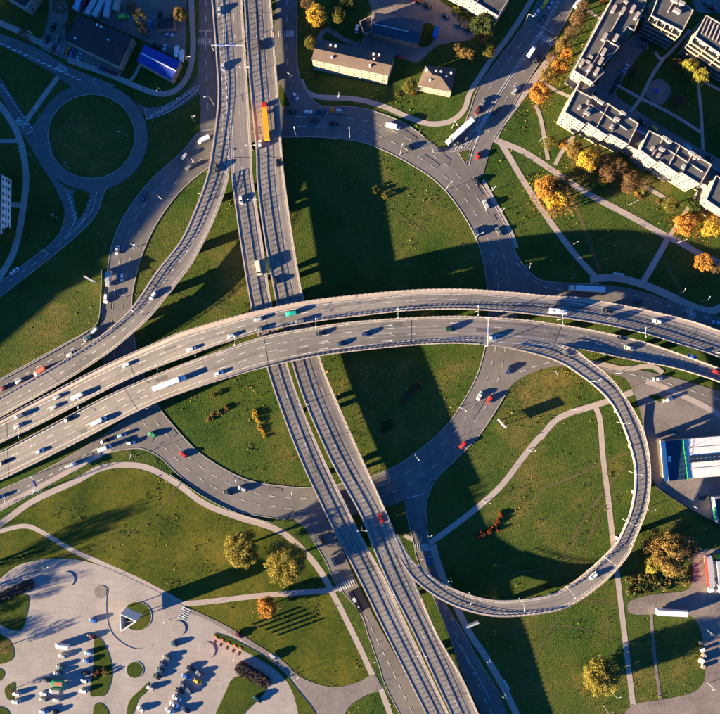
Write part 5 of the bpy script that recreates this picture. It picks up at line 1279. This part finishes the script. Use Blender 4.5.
V(62.5,645.7,175,'bigvan','white','white camper van with a beige roof hatch, top of the plaza', None, 6.8, group=G3)
V(58,681.6,176,'truck','green','green truck with salmon coloured roof on the plaza', 'green', 6.2, side='salmon', group=G3)
V(55,690.3,178,'bigvan','beige','beige van under the green trimmed truck', None, 5.6, group=G3)
# --- yards and courtyard
for x, y, a, k, c, lab in [
 (47,39,70,'sedan','black','black car on the shaded apron left of the old hall, outermost'),(53,48,65,'sedan','black','black car on the apron closest to the road'),(53,26.6,70,'sedan','black','black car farthest up the shaded apron'),(57.5,38,70,'sedan','grey','grey car between the black ones on the apron'),(64,50,68,'sedan','grey','grey car first in the row below the old hall'),(67.8,51,68,'hatchback','orange','orange and white car in the row below the old hall'),(72,53,66,'sedan','blue','royal blue car in the row below the old hall'),(79,56.7,66,'sedan','light blue','pale blue car last in the row below the old hall'),
 (103,69.3,-22,'sedan','dark blue','dark blue car on the street below the old hall'),(113,73,-22,'sedan','dark red','dark red car on the street below the old hall'),(150,25.4,88,'sedan','blue','blue car in the gravel yard left of the garage'),(160,15,80,'sedan','black','black car behind the garage'),(169,35,5,'hatchback','light blue','pale blue car in front of the garage'),(164.7,48,85,'hatchback','light blue','pale blue car above the blue roofed shed'),(157,46,-20,'sedan','black','black car tucked against the blue roofed shed'),(131,6,20,'hatchback','dark red','dark red car among the trees at the top yard'),
 (357,28.5,78,'hatchback','white','white car parked left of the navy shed'),(427.7,5.4,-25,'sedan','black','black car at the top of the yard below the white fronted block'),(446,16,-25,'sedan','dark blue','dark blue car second along the yard edge'),(458.6,24.6,-25,'sedan','grey','grey car third along the yard edge'),(468,29,-25,'sedan','black','black car last along the yard edge by the green tree'),(401,57,-10,'hatchback','red','red car half hidden behind the long cream house'),(418,1,-10,'sedan','dark red','dark red car at the top edge of the gravel yard'),
 (626,68.4,62,'sedan','light blue','pale blue car in the middle of the courtyard road'),(619,79,62,'sedan','black','black car below the pale blue one in the courtyard'),(613.5,89,58,'sedan','black','black car at the inner corner of the courtyard road'),(645.5,39,-5,'sedan','black','black car upper one under the balcony block'),(644,46.7,-15,'sedan','grey','grey car lower one under the balcony block'),(707,3,-25,'sedan','grey','grey car in the top right car park'),(713,8,-25,'sedan','dark red','dark red car in the top right car park'),
 (639,131,-35,'sedan','blue','blue car behind the linking wing in the courtyard, left'),(644,134,-35,'sedan','light blue','pale blue car behind the linking wing in the courtyard, right'),(654,128,-28,'hatchback','yellow','bright yellow car in the courtyard behind the sunlit blocks'),(687.5,147,-30,'sedan','light blue','pale blue car behind the right hand block in the courtyard'),(710,157.5,-30,'sedan','black','black car at the far right of the courtyard road'),(642.5,122.5,-35,'sedan','black','black car above the blue one in the courtyard')]:
    V(x, y, a, k, c, lab)
V(435.5,33,80,'truck','blue','small blue truck with a pale cab right of the navy shed', 'blue', 5.5)
V(124,17,5,'van','lime','lime green van in the top left yard')
V(94.6,5.7,62,'container','silver','long pale trailer leftmost of three in the top left yard', None, 12)
V(101.6,8,62,'container','silver','long pale trailer middle of three in the top left yard', None, 12)
V(109,11,80,'container','silver','shorter pale trailer rightmost of three in the top left yard', None, 8.5)
V(80.6,4.5,65,'container','light blue','blue grey trailer at the top edge of the yard', None, 8)
V(88,1,62,'container','dark red','rust red container between the trailers at the top', None, 7)
V(117.7,6,80,'truck','beige','beige truck beside the pale trailers', 'brown' if False else 'beige', 6)
V(708.5,573,-84,'semi','white','semi truck with white cab and red sided trailer in the truck yard', 'silver', 18, side='red')
V(717.5,572,96,'semi','yellow','semi truck with yellow cab at the right edge of the truck yard', 'silver', 18)
V(670.5,611.5,177,'container','white','white box trailer standing alone on the truck yard edge', None, 14.5)

# ------------------------------------------------------------------ street lamps
def lamp_meshes():
    p = MB(); p.tube((0, 0, 0), (0, 0, 10), .11, .06, 8); p.tube((0, 0, -.05), (0, 0, .9), .17, .17, 8); a = MB(); a.tube((0, 0, 9.8), (1.9, 0, 10.35), .05, .045, 6)
    h = MB(); h.v = []; loft([(1.6, .13, 10.28, 10.40, .03), (2.0, .20, 10.26, 10.46, .05), (2.6, .16, 10.30, 10.45, .04)], 0, h)
    return p.mesh('pole', [M['steel']]), a.mesh('arm', [M['steel']]), h.mesh('lamp_head', [M['lamp']])
LP, LA, LH = lamp_meshes()
def lamp(x, y, ang, label, deck=None, double=False, group=None, s=1.0):
    if deck: p, a = DECKS[deck].locate(x, y); p = P(x, y, p.z)
    else: p = P(x, y, .1)
    root = empty('street_lamp', tuple(p), R(ang)); tag(root, label, 'street lamp', group); root.scale = (s, s, s)
    link('pole', LP, root); link('arm', LA, root); link('lamp_head', LH, root)
    if double: link('arm', LA, root, None, math.pi); link('lamp_head', LH, root, None, math.pi)
ORD = ['first','second','third','fourth','fifth','sixth','seventh','eighth','ninth','tenth','eleventh','twelfth','thirteenth']
def row(pts, what, **k):
    for i, q in enumerate(pts): lamp(q[0], q[1], q[2] if len(q) > 2 else 90, ORD[i]+' '+what, **k)
row([(28,431),(86,402),(163,369),(200,352),(238,341),(262,335),(317,324),(397,314.5),(475,312)], 'street lamp from the left between the curved decks', deck='v2u', double=True, group='lamps between the curved decks', s=.9)
row([(557,320),(638,333),(716,353)], 'street lamp right of the loop ramp between the curved decks', deck='v2u', double=True, group='lamps between the curved decks', s=.9)
row([(242.5,4,0),(247.5,75,0),(253.5,151,0),(255,204,0),(268,276,0),(305,403,0),(330.5,461,0),(362,526,0),(389,588,0),(420,648,0)], 'street lamp from the top in the gap of the straight viaduct', deck='v1l', double=True, group='lamps along the straight viaduct', s=.9)
row([(589,381,30),(617,422,10),(628.5,471,0),(623,519,-15),(604,556,-35),(566,586,-60),(519,598,-85),(469,592,-110)], 'street lamp going clockwise on the inner edge of the loop ramp', deck='loop', group='lamps on the loop ramp')
row([(214,105,180),(208,200,160),(143,315,140)], 'street lamp going down the curved ramp bridge at the left', deck='rampw', group='lamps on the western ramp')
row([(297,139,100),(350,139,95),(400,155,70),(446,190,40),(475,238,20)], 'street lamp from the left along the inner kerb of the upper ring road', group='ring road lamps')
row([(339.5,100,-95),(452,128,-60),(524,24,-35),(492,191,210),(501,212,200),(526,266,250)], 'street lamp from the top left on the outer ring kerb', group='ring road lamps')
row([(459,407,-30),(414,453,-50),(370,474,-70),(294,485,-90),(241,473,-110),(157,405,-150)], 'street lamp clockwise from the right on the inner kerb of the lower ring road', group='ring road lamps')
row([(163,200,-40),(137,247,-20),(126,297,0),(196,164,-60)], 'street lamp on the western inner lanes of the ring road', group='ring road lamps')
row([(136,456,60),(42,491,70),(14,501,70)], 'street lamp from the right on the south kerb of the west road')
row([(629.5,205,20),(571,245.5,30),(570,279,90),(637,285,60),(677,243,20),(677,293,60),(701,301,60),(539,142,0)], 'slim park lamp along the footpaths of the right hand lawn', group='park lamps', s=.7)
row([(551,371,-60),(616,373,20),(571.5,409,20),(528,449.5,20),(483.5,501,20),(427,533,30),(450,577,160),(488,656,160),(503,690,160)], 'street lamp from the top along paths inside the loop', group='path lamps', s=.8)
row([(98,86,0),(41,115,40),(128,137,180),(70,169,30),(31,155,200),(163,94,250),(57,218,10),(47,252,-20)], 'street lamp around the small roundabout', group='roundabout lamps', s=.8)
row([(706,629,160),(708,683,160),(611,690,20),(603,705,20)], 'lamp post around the bottom right yard, from the top', s=.8)
row([(54,560,-80),(119,574,-120),(168,620,90),(235,656,60),(297,673,40)], 'lamp post along the plaza edge from the left', group='plaza lamps', s=.7)
row([(371,656,20),(310,536,20),(378,683,20)], 'lamp post beside the slip road below the two big trees', s=.8)
row([(195,122,0),(190,64,0),(293,82,150),(645,508,30),(690,505,150)], 'lamp post near side streets and forecourt edge', s=.8)
row([(3,26,-30),(37,40,-30)], 'lamp post on the top left street')

# ------------------------------------------------------------------ signs, gantries and small things
def gantry(name, label, a, b, deck, h=6.2, panels=()):
    pa, _ = DECKS[deck].locate(*a) if deck else (P(*a, 0), 0); z = pa.z; A, B = P(*a, z), P(*b, z); root = empty(name, tuple(A)); tag(root, label, 'sign gantry')
    d = B-A; m = MB(); m.tube((0, 0, 0), (0, 0, h), .18, .14, 8); m.build('post', M['steel'], root); m = MB(); m.tube(d, d+Vector((0, 0, h)), .18, .14, 8); m.build('post', M['steel'], root)
    m = MB()
    for o in (0, .7): m.bar(Vector((0, 0, h-o)), d+Vector((0, 0, h-o)), .16)
    n = int(d.length/1.2)
    for k in range(n): m.bar(d*(k/n)+Vector((0, 0, h-(.7 if k % 2 else 0))), d*((k+1)/n)+Vector((0, 0, h-(0 if k % 2 else .7))), .08)
    m.build('crossbeam', M['steel'], root)
    for t in panels:
        q = MB(); c = d*t+Vector((0, 0, h-.5)); ang = math.atan2(d.y, d.x); q.box(tuple(c), (3.4, .12, 1.9), 0, ang); q.build('sign_panel', M['roof_blue'], root)
gantry('sign_gantry', 'sign gantry across the southbound carriageway near the top', (214,51), (246,51), 'v1l', panels=(.3, .65))
gantry('sign_gantry', 'sign gantry across the lower deck where the loop ramp leaves', (486,318), (485.5,346), 'v2l', panels=(.45,))
gantry('sign_gantry', 'sign gantry over the west road at the lower left', (44,489), (36,474), None, 5.8, panels=(.5,))
def billboard(label, x, y, ang, w, h, z0, name='billboard'):
    p = P(x, y, 0); root = empty(name, tuple(p), R(ang)); tag(root, label, 'billboard')
    for s in (-1, 1): m = MB(); m.box((s*w*.3, 0, (z0+h)/2), (.22, .22, z0+h)); m.build('post', M['steel'], root)
    m = MB(); m.box((0, 0, z0+h/2), (w, .5, h)); m.build('panel', M['billboard'], root)
    m = MB(); m.box((0, 0, z0+h+.06), (w+.3, .7, .12)); m.build('frame', M['steel'], root)
billboard('white billboard on the grass right of the ring road, below the viaduct', 500.5,423,-47,5.2,3,2.2)
billboard('pale billboard on the western grass beside the ring road', 92.5,280,-30,5,3,2)
billboard('white billboard near the loop ramp beside the shaded south road', 471,621,22,6,3,2.4)
billboard('thin white sign beside the south road walkway at the bottom', 506,683,-60,5,1.2,.6,'sign_board')
billboard('pale narrow sign on the lawn by the upper shaded footpath', 617,274.5,-8,4.8,1.6,1.2,'sign_board')
# three sided billboard on posts in the plaza circle
zt, zb = 11.2, 3.2
T = [P(120,614,zt), P(136.2,621.2,zt), P(121,631,zt)]; ctr = (T[0]+T[1]+T[2])/3
root = empty('advertising_tower', (ctr.x, ctr.y, 0)); tag(root, 'three sided white billboard tower on posts in the plaza grass circle', 'billboard')
rel = [Vector((v.x-ctr.x, v.y-ctr.y, 0)) for v in T]
for i in range(3):
    m = MB(); p = rel[i]*.86; m.tube((p.x, p.y, 0), (p.x, p.y, zt), .22, .22, 10); m.build('post', M['steel'], root)
    a, b_ = rel[i], rel[(i+1) % 3]; m = MB(); m.bar(a*.97+Vector((0, 0, (zt+zb)/2)), b_*.97+Vector((0, 0, (zt+zb)/2)), .3, zt-zb-.2); m.build('panel', M['billboard'], root)
    m = MB()
    for z in (zt, zb): m.bar(a+Vector((0, 0, z)), b_+Vector((0, 0, z)), .42, .28)
    m.build('frame', M['white'], root)
m = MB(); m.face([tuple(v*.9+Vector((0, 0, zb+.2))) for v in rel]); m.build('dark_opening', M['tyre'], root)  # near-black sheet stands in for the shade inside the open triangle
m = MB(); m.bar(rel[0]*.5+Vector((0, 0, zt-.5)), rel[2]*.5+Vector((0, 0, zt-.5)), .15); m.bar((rel[0]+rel[2])*.25+Vector((0, 0, zt-.5)), rel[1]*.7+Vector((0, 0, zt-.5)), .15); m.build('catwalk', M['steel'], root)
# banner flags
FL = ['leftmost', 'second from left', 'middle', 'fourth from left', 'rightmost']
for i, (x, y) in enumerate(((216,637),(222,639.5),(228.3,642.5),(234.2,645.3),(240.2,648))):
    p = P(x, y, .1); root = empty('banner_flag', tuple(p), R(-25)); tag(root, FL[i]+' orange and white banner flag on the narrow kerb island', 'flag', 'row of banner flags')
    m = MB(); m.box((0, 0, .15), (1.1, 1.1, .3)); m.build('base', M['orange'], root)
    m = MB(); m.tube((0, 0, 0), (0, 0, 7.4), .06, .045, 8); m.build('pole', M['white'], root)
    m = MB(); m.face([(.05, .02, 3.0), (1.35, .05, 3.0), (1.35, .05, 7.2), (.05, .02, 7.2)]); m.face([(.05, -.02, 7.2), (1.35, .01, 7.2), (1.35, .01, 3.0), (.05, -.02, 3.0)])
    m.build('banner', M['orange'], root)
# crates and drums beside the truck yard
for i, (x, y, s, nm, lab) in enumerate(((700,642,1.0,'crate','pale crate topmost of the pile at the truck yard edge'),(701.5,649,1.3,'crate','large beige crate in the pile at the truck yard edge'),(703,655,1.2,'crate','beige crate in the middle of the pile at the yard edge'),(700.5,660,1.5,'crate','wide pale crate low in the pile at the yard edge'),(702.5,666,1.1,'crate','small beige crate at the bottom of the pile by the yard'))):
    p = P(x, y, .1); root = empty(nm, tuple(p), R(20*i)); tag(root, lab, 'crate'); m = MB(); m.box((0, 0, s*.5), (s*1.5, s*1.3, s)); m.build('box', M['bin'], root); m = MB(); m.box((0, 0, s+.06), (s*1.6, s*1.4, .12)); m.build('lid', M['white' if i % 2 else 'bin'], root)
# tents / playground items
for x, y, lab in ((655,92,'blue play frame on the courtyard playground'),):
    p = P(x, y, .1); root = empty('play_frame', tuple(p)); tag(root, lab, 'play frame'); m = MB()
    for sx in (-1, 1):
        for sy in (-1, 1): m.bar((sx, sy, 0), (sx, sy, 2.2), .12)
    m.build('post', M['steel'], root); m = MB(); m.box((0, 0, 1.5), (2.2, 2.2, .12)); m.build('platform', M['roof_blue'], root)
# guard walls and fences on the ground
def lowwall(name, label, pts, h, w, mat, cat='wall'):
    c = catmull(pts, 6); b = MB(); W_ = [P(*p, 0) for p in c]
    for a, d in zip(W_, W_[1:]): b.bar(a+Vector((0, 0, h/2)), d+Vector((0, 0, h/2)), w, h)
    o = b.build(name, mat); tag(o, label, cat)
lowwall('guard_rail', 'steel guard rail along the outer kerb of the ring road, west side', [(102,270),(101,300),(98,322),(86,333),(60,348),(30,365),(0,381)], .7, .15, M['steel'], 'guard rail')
lowwall('retaining_wall', 'dark low wall between forecourt and grass', [(645,405),(643,424),(646,445),(649,470),(653,484),(681,504),(719,526)], 1.0, .25, M['roof_dark'])
lowwall('guard_rail', 'steel guard rail on the outer kerb at the bottom of the ring road', [(170,474),(205,497),(238,513),(270,522)], .6, .15, M['steel'], 'guard rail')
